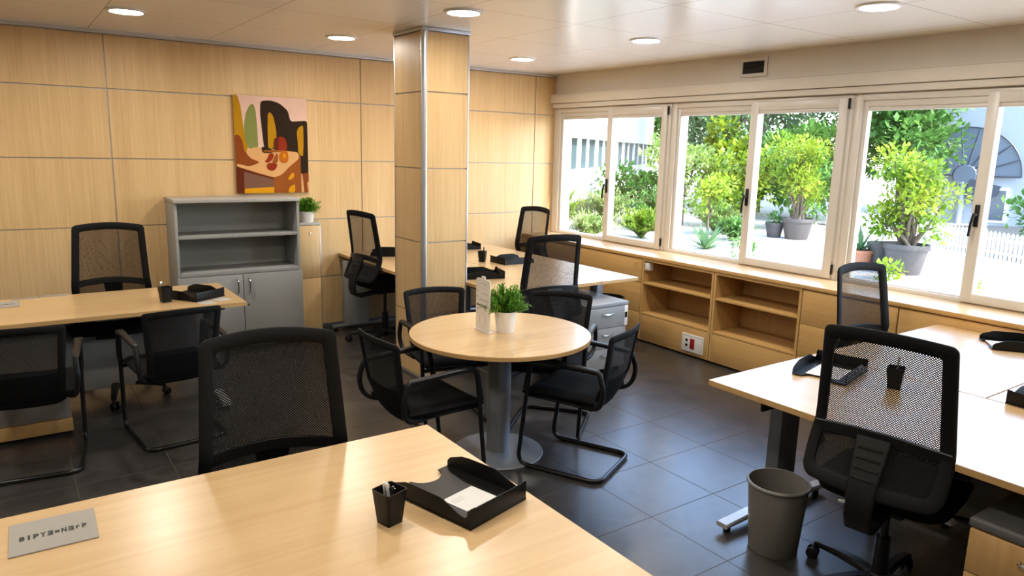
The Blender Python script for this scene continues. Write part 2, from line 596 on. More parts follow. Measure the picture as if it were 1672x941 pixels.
def window(n, y0, y1):
    w = thing('window_%d' % n, None, None, (XW, 0, 0)); struct(w)
    ym = y0 + (y1 - y0) * 0.475
    m = MB()
    frame_rect(m, y0, y1, ZB, ZT, .045, -.012, .075)
    m.build('window_frame', FRAME_M, w)
    # left sash, set deeper; right sash standing proud
    for (a, c, x0, x1, z0, z1, wt, nm) in ((ym - .02, y1 - .03, .004, .055, ZB + .005, ZT - .03, .06, 'sash'), (y0 + .035, ym + .05, -.030, .050, ZB + .024, ZT - .022, .07, 'sash')):
        m = MB()
        ws = .052 if x0 > 0 else .072
        frame_rect(m, a, c, z0, z1, ws, x0, x1, bev=.005, wt=wt, wb=.05 if x0 > 0 else .062)
        # glazing bead
        yi0, yi1, zi0, zi1 = a + ws, c - ws, z0 + (.05 if x0 > 0 else .062), z1 - wt
        m.box(x0 + .01, x0 + .03, yi0 - .004, yi1 + .004, zi1 - .028, zi1 + .002, bev=.004)
        s = m.build(nm, FRAME_M, w)
        p = MB(); p.box(x0 + .024, x0 + .030, yi0 - .01, yi1 + .01, zi0 - .01, zi1 + .01)
        p.build('pane', GLASS, s, smooth=False)
        if x0 < 0:
            h = MB()
            yh, zh = c - .035, 1.385
            h.box(x0 - .012, x0 + .002, yh - .015, yh + .015, zh - .06, zh + .085, bev=.006)
            h.tube([(x0 - .01, yh, zh + .02), (x0 - .042, yh, zh + .02)], .010, 10)
            h.tube(fillet([(x0 - .042, yh, zh + .028), (x0 - .046, yh + .01, zh - .03), (x0 - .046, yh + .016, zh - .12)], .02), .0095, 8)
            h.build('handle', BLACK_P, s)
            for zz in (ZB + .06, ZT - .10):
                k = MB(); k.tube([(x0 + .004, a - .008, zz), (x0 + .004, a - .008, zz + .075)], .009, 8)
                k.build('hinge', BLACK_P, s)
    return w
for i, (y0, y1) in enumerate(WIN):
    window(i + 1, y0, y1)

# corner post between back wall and first window is part of the wall; skirting of the back wall
b = MB(); b.box(XL, XW - .42, D - .022, D - .0125, 0.0, 0.045, bev=.002)
struct(b.build('baseboard_back', GREY_D, angle=30))

# column clad in the same veneer with rounded aluminium corners
CX0, CX1, CY0, CY1 = 2.492, 2.876, 4.676, 5.135
b = MB()
b.box(CX0 + .012, CX1 - .012, CY0 + .012, CY1 - .012, 0, C, mat=1)
for j in range(5):
    z0, z1 = ZJ[j] + g, ZJ[j + 1] - g
    b.box(CX0 + .032, CX1 - .014, CY0, CY0 + .013, z0, z1, mat=0)
    b.box(CX0 + .032, CX1 - .014, CY1 - .013, CY1, z0, z1, mat=0)
    b.box(CX0, CX0 + .013, CY0 + .032, CY1 - .014, z0, z1, mat=0)
    b.box(CX1 - .013, CX1, CY0 + .014, CY1 - .014, z0, z1, mat=0)
b.lathe([(0.026, 0), (0.026, 2.556)], n=24, c=(CX0 + .024, CY0 + .024, 0), mat=2)
for (x, y) in ((CX1 - .008, CY0 + .006), (CX0 + .006, CY1 - .008), (CX1 - .008, CY1 - .008)):
    b.box(x - .008, x + .008, y - .008, y + .008, 0, 2.556, bev=.004, mat=2)
b.box(CX0 - .006, CX1 + .006, CY0 - .006, CY1 + .006, 2.552, C, bev=.002, mat=2)
struct(b.build('column', [WALL_W, ALU_D, ALU], angle=40))

# ceiling downlights
def downlight(loc, label, group='recessed round ceiling downlights'):
    t = thing('ceiling_light', label, 'ceiling light', loc, 0, group)
    m = MB(); m.lathe([(0.096, -.004), (0.100, -.012), (0.118, -.010), (0.124, -.001), (0.124, 0.0)], n=40)
    m.build('rim', WHITE_P, t)
    m = MB(); m.lathe([(0.0, -.0055), (0.097, -.0055)], n=40); m.build('diffuser', LIGHT_E, t, recalc=False)
    return t
LIGHTS = [((0.765, 5.52), 'round ceiling downlight furthest left, near the panelled wall'),
          ((2.27, 5.60), 'round ceiling downlight just left of the column, near the panelled wall'),
          ((2.43, 4.03), 'large bright ceiling downlight in front of the top of the column'),
          ((4.05, 5.66), 'smallest ceiling downlight, right of the column towards the far corner'),
          ((4.04, 4.06), 'round ceiling downlight nearest the wall air vent'),
          ((4.05, 2.29), 'round ceiling downlight furthest right, over the twin window desks')]
first = None
for (x, y), lab in LIGHTS:
    if first is None:
        first = downlight((x, y, C), lab)
    else:
        dup(first, (x, y, C), 0, lab)
for (x, y, lab) in ((0.76, 2.29, 'ceiling downlight above the far edge of the big front desk'),
               (2.42, 2.29, 'ceiling downlight above the grey waste bin aisle'), (0.76, 0.6, 'ceiling downlight above the near half of the big front desk'),
               (2.42, 0.6, 'ceiling downlight above the pedestal end of the right desk'), (4.05, 0.6, 'ceiling downlight over the near end of the window desks'),
               (-0.9, 5.52, 'ceiling downlight over the hidden end of the left desk'), (-0.9, 3.95, 'ceiling downlight left of the visitor chairs'),
               (-0.9, 2.29, 'ceiling downlight left of the big front desk')):
    dup(first, (x, y, C), 0, lab)

# air vent in the head wall
t = thing('air_vent', 'small black louvred air vent set high in the cream wall above the windows', 'vent', (XW, 3.962, 2.466))
m = MB(); frame_rect(m, -.135, .135, -.078, .078, .030, -.012, .002, bev=.004); m.build('vent_frame', FRAME_M, t)
m = MB(); m.box(-.004, .0005, -.106, .106, -.049, .049); m.build('backing', plain('vent_dark', (0.006, 0.006, 0.006), rough=0.8), t)
for k in range(5):
    m = MB(); z = -.038 + k * .019
    m.bar([(-.006, -.106, z), (-.006, .106, z)], .012, .003, up=(0.6, 0, 1)); m.build('slat', plain('vent_slat_black', (0.02, 0.02, 0.022), rough=0.4) if k == 0 else bpy.data.materials['vent_slat_black'], t)
# ------------------------------------------------------------------ storage
def open_box(m, x0, x1, y0, y1, z0, z1, t=.018, mat=0):
    """Carcass open towards -X (window cabinets)."""
    m.box(x0, x1, y0, y0 + t, z0, z1, mat=mat); m.box(x0, x1, y1 - t, y1, z0, z1, mat=mat)
    m.box(x1 - .01, x1, y0 + t, y1 - t, z0, z1, mat=mat)
    m.box(x0, x1 - .01, y0 + t, y1 - t, z0, z0 + t, mat=mat); m.box(x0, x1 - .01, y0 + t, y1 - t, z1 - t, z1, mat=mat)

XC = 4.805
t = thing('worktop', 'long beech worktop running under the windows on the low cabinets', 'worktop', (0, 0, 0))
m = MB(); m.box(4.80, XW - .014, -.5, D - .016, .786, .816, bev=.003); m.build('top_board', TOP_W, t)
m = MB(); m.box(4.797, 4.8005, -.5, D - .016, .787, .815, bev=.001); m.build('edge_band', CAB_W, t)

def shelf_unit(y0, y1, label, socket=False):
    t = thing('shelf_cabinet', label, 'cabinet', (XC, (y0 + y1) / 2, 0), 0, 'low cabinets under the windows')
    h = (y1 - y0) / 2 - .0015; dep = XW - XC - .02
    m = MB(); open_box(m, 0, dep, -h, h, .018, .784, t=.02); m.build('carcass', CABV_W, t)
    m = MB(); m.box(.004, dep - .01, -h + .02, h - .02, .548, .568, bev=.0015); m.build('shelf', CAB_W, t)
    m = MB(); m.box(.002, dep - .01, -h + .02, h - .02, .262, .280, bev=.0015); m.build('shelf', CAB_W, t)
    m = MB(); m.box(-.001, .018, -h + .021, h - .021, .022, .258, bev=.001); m.build('front_panel', CAB_W, t)
    m = MB(); m.box(.03, .05, -h, h, 0, .018); m.build('plinth', BLACK_P, t)
    return t
def door_unit(y0, y1, label, pull=None, split=(.27, .548)):
    t = thing('door_cabinet', label, 'cabinet', (XC, (y0 + y1) / 2, 0), 0, 'low cabinets under the windows')
    h = (y1 - y0) / 2 - .0015; dep = XW - XC - .02
    m = MB(); open_box(m, .02, dep, -h, h, .018, .784, t=.018); m.build('carcass', CABV_W, t)
    zs = [.022] + list(split) + [.778]
    for i in range(len(zs) - 1):
        m = MB(); m.box(0, .019, -h + .002, h - .002, zs[i] + .0015, zs[i + 1] - .0015, bev=.001)
        d = m.build('drawer_front', CAB_W, t)
        if i == len(zs) - 2 and pull is not None:
            q = MB(); q.ring(lambda a, b, e: (-.002 + e, a, b), rrect(pull - .022, pull + .022, .668, .742, .012), rrect(pull - .016, pull + .016, .674, .736, .009), .003)
            q.box(-.0008, .001, pull - .016, pull + .016, .674, .736)
            q.build('recessed_pull', CAB_W, d)
    m = MB(); m.box(.05, .07, -h, h, 0, .018); m.build('plinth', BLACK_P, t)
    return t
shelf_unit(3.878, 4.712, 'low open shelf cabinet under the windows, with the white socket plate on its front panel')
shelf_unit(3.058, 3.875, 'low open shelf cabinet under the windows, nearer one, its front panel bare')
door_unit(4.715, 5.66, 'closed beech cabinet under the windows with a recessed pull, beyond the open shelves', pull=-.40)
door_unit(5.663, 6.60, 'closed beech cabinet under the windows in the far corner by the panelled wall')
door_unit(2.345, 3.055, 'closed beech cabinet behind the mesh chair at the far side of the window desks', split=(.27, .52))
door_unit(1.25, 2.342, 'closed beech cabinet under the windows directly behind the right desks', split=(.40,))
door_unit(.16, 1.247, 'closed beech cabinet under the windows at the near end of the row', split=(.40,))

# white box hung in the left open shelf + socket plate
t = thing('junction_box', 'small white junction box hung inside the left open shelf cabinet', 'junction box', (XC + .035, 4.646, .715))
m = MB(); m.box(-.028, .028, -.016, .040, -.036, .036, bev=.004); m.build('box_body', WHITE_P, t)
m = MB(); m.box(-.0295, -.027, -.004, .012, -.025, -.018); m.build('marking', PRINT_G, t)
m = MB(); m.box(-.012, .02, -.005, .04, .034, .054, bev=.004); m.build('cable_gland', BLACK_P, t)
t = thing('socket_plate', 'white wall socket plate with two black sockets and a red switch', 'socket', (XC - .002, 4.05, .125))
m = MB(); m.box(-.010, .0005, -.120, .120, -.080, .080, bev=.004); m.build('plate', WHITE_P, t)
m = MB(); m.ring(lambda a, b, e: (-.011 + e, a, b), rrect(-.11, .11, -.07, .07, .006), rrect(-.106, .106, -.066, .066, .005), .002); m.build('plate_rim', FRAME_M, t)
for z in (.022, -.022):
    m = MB(); m.X = Matrix.Translation((-.009, .062, z)) @ Matrix.Rotation(-pi / 2, 4, 'Y')
    m.lathe([(0, .002), (.011, .002), (.013, .003), (.014, .0), ], n=20); m.build('socket', BLACK_P, t)
m = MB(); m.box(-.014, -.009, -.026, .022, -.046, .044, bev=.002); m.build('rocker_switch', RED_P, t)
m = MB(); m.box(-.0115, -.0095, -.066, -.060, -.012, -.003); m.build('indicator', ALU, t)

# tall grey open cabinet with two doors below
t = thing('storage_cabinet', 'grey metal cabinet with two open shelves above two closed doors', 'cabinet', (1.60, 6.2, 0))
W2, DP = .503, .385
m = MB()
m.box(-W2, -W2 + .022, .02, DP, .02, 1.262, bev=.001); m.box(W2 - .022, W2, .02, DP, .02, 1.262, bev=.001)
m.box(-W2 + .02, W2 - .02, DP - .015, DP, .02, 1.262)
m.box(-W2 + .02, W2 - .02, .02, DP - .014, .02, .045)
m.box(-W2 + .02, W2 - .02, .015, DP - .014, .660, .690, bev=.001)
m.build('carcass', GREY_M, t)
m = MB(); m.box(-W2 - .004, W2 + .004, -.002, DP, 1.262, 1.292, bev=.002); m.build('top_panel', GREY_L, t)
m = MB(); m.box(-W2 + .02, W2 - .02, .018, DP - .014, .968, .992, bev=.002); m.build('shelf', GREY_M, t)
for s, x0, x1 in ((-1, -W2 - .006, -.0025), (1, .0025, W2 + .006)):
    m = MB(); m.box(x0, x1, -.003, .018, .03, .656, bev=.002); d = m.build('door', GREY_M, t)
    xh = s * .048
    m = MB(); m.tube(fillet([(xh, -.003, .50), (xh, -.03, .505), (xh, -.034, .56), (xh, -.03, .615), (xh, -.003, .62)], .02), .0065, 8)
    m.build('handle', CHROME, d)
    if s > 0:
        m = MB(); m.X = Matrix.Translation((.034, -.004, .395)) @ Matrix.Rotation(pi / 2, 4, 'X'); m.lathe([(0, .003), (.008, .003), (.009, 0)], n=16); m.build('lock', CHROME, d)
m = MB(); m.box(-W2 + .01, W2 - .01, .04, DP - .02, 0, .03); m.build('plinth', GREY_D, t)

# narrow veneered upright cupboard beside it
t = thing('slim_cupboard', 'slim veneered upright cupboard beside the grey cabinet, plant on top', 'cupboard', (2.245, 6.45, 0))
m = MB(); m.box(-.105, .125, .012, .155, .0, 1.02); m.build('body', WALL_W, t)
m = MB(); m.box(-.108, .130, -.004, .156, 1.02, 1.045, bev=.002); m.build('top_panel', GREY_L, t)
m = MB(); m.box(-.10, .124, 0, .013, .03, .527, bev=.001); m.build('door', WALL_W, t)
m = MB(); m.box(-.10, .124, 0, .013, .532, 1.017, bev=.001); d = m.build('door', WALL_W, t)
m = MB(); m.X = Matrix.Translation((.028, -.001, .945)) @ Matrix.Rotation(pi / 2, 4, 'X'); m.lathe([(0, .004), (.007, .004), (.010, .002), (.011, 0)], n=16); m.build('lock', CHROME, d)
m = MB(); m.box(.124, .130, -.002, .155, .0, 1.02, bev=.001); m.build('side_panel', ALU, t)

# ------------------------------------------------------------------ desks
def t_leg(parent, x, y, axis, length, post=0.0, z=.70, mat_post=None, mat_foot=None, pw=.07, pd=.16, beam=None):
    """T-shaped metal desk leg: foot bar along axis, centred at x, y; post offset along the axis."""
    m = MB()
    def at(a, b): return (x + a, y + b) if axis == 'X' else (x + b, y + a)
    def bx(a0, a1, b0, b1, z0, z1, bev):
        (xa, ya), (xb, yb) = at(a0, b0), at(a1, b1)
        m.box(min(xa, xb), max(xa, xb), min(ya, yb), max(ya, yb), z0, z1, bev=bev)
    bx(post - pd / 2, post + pd / 2, -pw / 2, pw / 2, .05, z - .03, .006)
    b0, b1 = beam or (-length / 2 + .06, length / 2 - .06)
    bx(b0, b1, -.03, .03, z - .035, z - .001, .004)
    lg = m.build('leg', mat_post or GREY_D, parent)
    m = MB()
    pts = []
    for k in range(13):
        a = -length / 2 + length * k / 12
        e = abs(a - post) / (length / 2)
        px, py = at(a, 0)
        pts.append((px, py, .050 - .012 * min(1, e) ** 2))
    m.bar(pts, .062, [.034 - .010 * min(1, abs(k - 6) / 6) for k in range(13)])
    ft = m.build('foot', mat_foot or SILVER, lg)
    for a in (-length / 2 + .04, length / 2 - .04):
        q = MB(); px, py = at(a, 0)
        m2 = q.lathe([(0, 0), (.016, 0), (.018, .006), (.014, .028), (0, .028)], n=14, c=(px, py, 0)); o = q.build('levelling_foot', BLACK_P, lg)
    return lg

def slab(parent, x0, x1, y0, y1, grain='X', name='desktop', th=.026, z=.725):
    m = MB(); m.box(x0, x1, y0, y1, z - th, z, bev=.0009, seg=1)
    # edge band colour on the four sides
    m.bm.normal_update()
    for f in m.bm.faces:
        if abs(f.normal.z) < .5:
            f.material_index = 1
    return m.build(name, [DESK_W if grain == 'X' else DESK_WY, EDGE_W], parent, angle=30)

# big front desk
t = thing('desk', 'large maple desk in the foreground holding a grey card, cup and tray', 'desk', (0, 0, 0))
slab(t, -.75, 1.230, .55, 2.272)
t_leg(t, -.60, 1.41, 'Y', 1.5); t_leg(t, 1.08, 1.30, 'Y', 1.3)
m = MB(); m.box(-.55, 1.04, 1.40, 1.418, .35, .69, bev=.002); m.build('modesty_panel', GREY_L, t)

# left desk with its grey modesty panel
t = thing('desk', 'maple desk on the left with two visitor chairs in front of it', 'desk', (0, 0, 0))
slab(t, -1.15, 1.247, 4.768, 5.540)
t_leg(t, 1.10, 5.15, 'Y', .70); t_leg(t, -1.0, 5.15, 'Y', .70)
m = MB(); m.box(-.95, 1.06, 5.40, 5.418, .085, .695, bev=.002); m.build('modesty_panel', GREY_T, t)
m = MB(); m.box(-.02, .13, 5.505, 5.538, .725, .729, bev=.001); m.box(.135, .30, 5.515, 5.545, .725, .732, bev=.001); m.build('cable_flap', ALU, t)
m = MB(); m.box(.13, .133, 5.505, 5.538, .7255, .7285); m.build('cable_slot', BLACK_P, t)

# far desk cluster behind the column
t = thing('desk', 'far desk behind the column on the panelled wall side, chair on its left', 'desk', (0, 0, 0))
slab(t, 2.603, 3.43, 5.145, 6.603, 'Y')
t_leg(t, 2.98, 6.42, 'X', 1.05, mat_foot=GREY_D, post=-.28, mat_post=GREY_M, pd=.24, beam=(-.33, .40))
t_leg(t, 3.05, 5.35, 'X', .70)
t = thing('desk', 'far desk in the corner beside the windows, chair on its right', 'desk', (0, 0, 0))
slab(t, 3.436, 4.284, 5.125, 6.603, 'Y')
t_leg(t, 3.90, 6.42, 'X', .70); t_leg(t, 3.90, 5.35, 'X', .70)
t = thing('desk', 'maple desk end nearest the round table, grey drawer pedestal under it', 'desk', (0, 0, 0))
slab(t, 2.895, 3.872, 4.235, 5.119)
slab(t, 3.879, 4.284, 4.235, 5.119, name='desk_extension')
t_leg(t, 4.20, 4.66, 'Y', .70, mat_post=GREY_C, pd=.10); t_leg(t, 2.99, 4.55, 'Y', .56)

# right desk group at the windows
t = thing('desk', 'right desk with its long side to the aisle, mesh chair at its edge', 'desk', (0, 0, 0))
slab(t, 2.598, 3.457, .42, 2.082, 'Y')
t_leg(t, 3.03, 1.965, 'X', .80, post=.02, pd=.15); t_leg(t, 3.03, .55, 'X', .76)
m = MB(); m.box(2.75, 3.35, 1.885, 1.900, .60, .675, bev=.002); m.build('cross_beam', BLACK_P, t)
m = MB(); m.box(2.63, 2.70, .98, 1.16, .660, .700, bev=.004); m.build('under_desk_drawer', BLACK_P, t)
t = thing('desk', 'right desk against the window cabinets, far mesh chair facing it', 'desk', (0, 0, 0))
slab(t, 3.465, 4.785, 1.272, 2.082)
t_leg(t, 3.60, 1.68, 'Y', .62); t_leg(t, 4.66, 1.68, 'Y', .62)
t = thing('desk', 'right desk nearest the camera against the window cabinets', 'desk', (0, 0, 0))
slab(t, 3.465, 4.785, .42, 1.264)
t_leg(t, 3.60, .84, 'Y', .62); t_leg(t, 4.66, .84, 'Y', .62)

# drawer pedestals
def pedestal(label, loc, rz, front, side, w=.42, d=.52, h=.56, n=3, top=None, strip=0.0):
    """Front faces local -Y, front at y=0."""
    t = thing('drawer_pedestal', label, 'drawer unit', loc, rz)
    m = MB(); m.box(-w / 2, w / 2, .012, d, .045, h - .028, bev=.002); m.build('body', side, t)
    m = MB(); m.box(-w / 2 - .004, w / 2 + .004, -.004, d + .004, h - .026, h, bev=.003); m.build('top_panel', top or side, t)
    zs = [.05 + (h - .082) * k / n for k in range(n + 1)]
    for i in range(n):
        m = MB(); m.box(-w / 2 + .003, w / 2 - .003 - strip, -.006, .014, zs[i] + .002, zs[i + 1] - .002, bev=.002); f = m.build('drawer', front, t)
        zc = zs[i + 1] - .05
        m = MB(); m.tube(fillet([(-.055, -.005, zc), (-.05, -.026, zc), (0, -.033, zc - .004), (.05, -.026, zc), (.055, -.005, zc)], .015), .0055, 8); m.build('handle', CHROME, f)
    for sx in (-1, 1):
        for y in (.05, d - .05):
            m = MB(); m.X = Matrix.Translation((sx * (w / 2 - .05), y, .024)) @ Matrix.Rotation(pi / 2, 4, 'Y'); m.lathe([(0, -.01), (.022, -.01), (.024, -.006), (.024, .006), (.022, .01), (0, .01)], n=16)
            m.X = Matrix.Identity(4); m.tube([(sx * (w / 2 - .05), y, .03), (sx * (w / 2 - .05), y, .05)], .008, 8); m.build('castor', BLACK_P, t)
    return t
p = pedestal('grey metal drawer pedestal under the far desk end with two visible handles', (3.80, 4.075, 0), 0, GREY_M, GREY_M, w=.44, d=.56, h=.582, n=3, top=plain('grey_pedestal_top', (0.30, .31, .32), rough=.3), strip=.042)
m = MB(); m.box(.180, .218, -.006, .0125, .385, .548, bev=.001); q = m.build('lock_plate', WHITE_P, p)
m = MB(); m.box(.186, .212, -.0075, -.0055, .45, .495); m.build('lock_slot', BLACK_P, q)
pedestal('wood fronted drawer pedestal with a grey top under the right desk', (2.594, .727, 0), -pi / 2, wood('pedestal_oak_front', (.46, .27, .10), (.55, .34, .14), 'Z', rough=.45), GREY_D, w=.42, d=.52, h=.56, n=3, top=plain('pedestal_grey_top', (.10, .10, .098), rough=.4))
t = thing('drawer_pedestal', 'beige drawer pedestal with a wooden plinth under the left desk', 'drawer unit', (.02, 4.86, 0))
m = MB(); m.box(-.21, .195, .02, .5, .10, .60, bev=.002); m.build('body', GREY_T, t)
m = MB(); m.box(-.21, .20, .004, .03, .102, .598, bev=.002); m.build('drawer', GREY_T, t)
m = MB(); m.box(-.22, .205, -.01, .5, .022, .098, bev=.003); m.build('plinth', CAB_W, t)
m = MB(); m.box(-.20, .19, .02, .48, 0, .023); m.build('skid', BLACK_P, t)

# round meeting table
t = thing('round_table', 'round maple meeting table on a grey column with disc base', 'table', (2.255, 3.295, 0))
m = MB(); m.lathe([(0, .699), (.513, .699), (.5165, .702), (.5165, .722), (.5135, .725), (0, .725)], n=96)
m.bm.normal_update()
for f in m.bm.faces:
    if abs(f.normal.z) < .8: f.material_index = 1
m.build('tabletop', [DESK_W, EDGE_W], t, angle=40)
m = MB(); m.lathe([(0, .012), (.068, .012), (.068, .69), (0, .69)], n=48); m.build('column', GREY_C, t)
m = MB(); m.lathe([(0, 0), (.264, 0), (.266, .004), (.262, .012), (.08, .018), (0, .018)], n=72); m.build('base_plate', GREY_C, t)
m = MB(); m.lathe([(0, .685), (.16, .685), (.16, .6985), (0, .6985)], n=40); m.build('top_bracket', GREY_D, t)

# waste bins
t = thing('waste_bin', 'grey tapered plastic waste bin standing in the aisle by the right desk', 'waste bin', (2.722, 1.752, 0))
m = MB(); m.lathe([(0, .004), (.100, .004), (.103, 0), (.106, .004), (.1295, .318), (.1255, .318), (.102, .012), (0, .010)], n=56); m.build('body', BIN_G, t)
m = MB(); m.lathe([(.1265, .314), (.1365, .314), (.1385, .320), (.1360, .326), (.1270, .326)], n=56, closed=True); m.build('rim', BIN_G, t)
t = thing('waste_bin', 'black waste bin half hidden behind the grey drawer pedestal', 'waste bin', (4.47, 4.80, 0))
m = MB(); m.lathe([(0, .004), (.12, .004), (.124, 0), (.150, .43), (.145, .43), (.12, .012), (0, .010)], n=48); m.build('body', BLACK_P, t)
m = MB(); m.lathe([(.146, .426), (.156, .426), (.158, .434), (.155, .442), (.147, .442)], n=48, closed=True); m.build('rim', BLACK_P, t)
# ------------------------------------------------------------------ chairs
def visitor_chair(label):
    """Black cantilever chair; faces +Y, origin on the floor at the middle of the sled."""
    t = thing('visitor_chair', label, 'chair', (0, 0, 0), 0, 'black cantilever visitor chairs')
    h = .225
    # one bent tube: front leg, runner, rear bar, runner, front leg
    P = [(-h - .015, .175, .600), (-h, .245, .0135), (-h, -.25, .0135), (h, -.25, .0135), (h, .245, .0135), (h + .015, .175, .600)]
    m = MB(); m.tube(fillet(P, [0, .07, .07, .07, .07, 0], 7), .0125, 12)
    m.build('sled_frame', BLACK_M, t)
    m = MB()
    for sx in (-1, 1):
        for y in (-.19, .16):
            m.box(sx * h - .008, sx * h + .008, y - .012, y + .012, 0, .006, bev=.002)
    for x in (-.12, .12):
        m.box(x - .012, x + .012, -.258, -.242, 0, .006, bev=.002)
    m.build('glide', BLACK_P, t)
    m = MB(); m.tube([(-h - .004, .205, .408), (h + .004, .205, .408)], .011, 10)
    for sx in (-1, 1):
        m.tube(fillet([(sx * .17, .205, .405), (sx * .17, .0, .402), (sx * .17, -.15, .395)], .05), .011, 8)
    m.build('seat_support', BLACK_M, t)
    # armrest: flat plastic loop from the front leg over the pad and down to the seat back
    for sx in (-1, 1):
        x = sx * (h + .018)
        path = fillet([(x - sx * .004, .203, .46), (x, .166, .636), (x, .08, .644), (x, -.228, .626), (x + sx * .006, -.262, .52), (x - sx * .012, -.235, .425), (x - sx * .06, -.12, .402)],
                      [0, .045, .03, .020, .06, .05, 0], 6)
        n = len(path)
        w, hh = [], []
        for i, p in enumerate(path):
            pad = 1.0 if -.10 < p.y < .155 and p.z > .60 else 0.0
            w.append(.026 + .020 * pad); hh.append(.025)
        # smooth the widths
        for _ in range(3):
            w = [(w[max(0, i - 1)] + w[i] + w[min(n - 1, i + 1)]) / 3 for i in range(n)]
        m = MB()
        m.bar(path, w, hh, up=lambda i, pp=path: (Vector((1, 0, 0)).cross((pp[min(i + 1, len(pp) - 1)] - pp[max(i - 1, 0)]).normalized())))
        m.build('armrest', BLACK_P, t)
    # seat cushion
    m = MB()
    us = [k / 12 for k in range(13)]
    def top(u, v):
        x = (u - .5) * .45; y = -.20 + v * .43
        e = min(u, 1 - u, v, 1 - v)
        z = .468 - .026 * max(0, 1 - e / .16) ** 2.2 - .018 * sin(pi * u) * sin(pi * v) + .006 - .02 * max(0, v - .8) ** 2 * 10
        return (x * (1 - .05 * max(0, .25 - v)), y, z)
    def bot(u, v):
        x, y, z = top(u, v); return (x * .97, y, .418 + (.010 if min(u, 1 - u, v, 1 - v) < .02 else 0))
    m.grid(top, us, us)
    m.grid(bot, us, us)
    bd = [(k / 12, 0) for k in range(12)] + [(1, k / 12) for k in range(12)] + [(1 - k / 12, 1) for k in range(12)] + [(0, 1 - k / 12) for k in range(12)]
    A = [m.v(top(*q)) for q in bd]; B = [m.v(bot(*q)) for q in bd]
    for i in range(len(bd)):
        m.face([A[i], A[(i + 1) % len(bd)], B[(i + 1) % len(bd)], B[i]])
    bmesh.ops.remove_doubles(m.bm, verts=m.bm.verts, dist=.0004)
    m.build('seat', BLACK_F, t, angle=60)
    # backrest shell
    def S(x, z, d):
        k = (z - .40) / .40
        y = -.175 - .065 * min(1, max(0, k / .35)) ** .8 - .050 * max(0, k - .3) / .7 + .35 * max(0, -k)
        y += .040 * (x / .21) ** 2 - .018
        return (x, y + d, z + .012 * (1 - (x / .22) ** 2) * max(0, k))
    o = rrect(-.180, .180, .368, .814, [.06, .06, .024, .024], n=7, m=9, top=(-.216, .216))
    i_ = rrect(-.146, .146, .402, .778, [.035, .035, .010, .010], n=7, m=9, top=(-.180, .180))
    m = MB(); m.ring(S, o, i_, .020); m.build('back_frame', FRAME_F, t, angle=50)
    def wid(z): return .172 + .036 * (z - .368) / .432
    vs = [.548 + (.798 - .548) * k / 10 for k in range(11)]
    us2 = [-1 + 2 * k / 14 for k in range(15)]
    m = MB(); m.grid(lambda u, z: S(u * wid(z), z, .002), us2, vs, uvfn=lambda u, z: (u * wid(z), z)); m.build('back_net', NET_FINE, t)
    vs = [.380 + (.556 - .380) * k / 8 for k in range(9)]
    m = MB()
    def wl(z): return (wid(z) - .004) * min(1, .78 + .22 * ((z - .380) / .05)) if z < .430 else wid(z) - .004
    m.grid(lambda u, z: S(u * wl(z), z, .007), us2, vs); m.grid(lambda u, z: S(u * wl(z), z, -.007), us2, vs)
    m.build('lower_back_pad', BLACK_F, t, recalc=False)
    return t

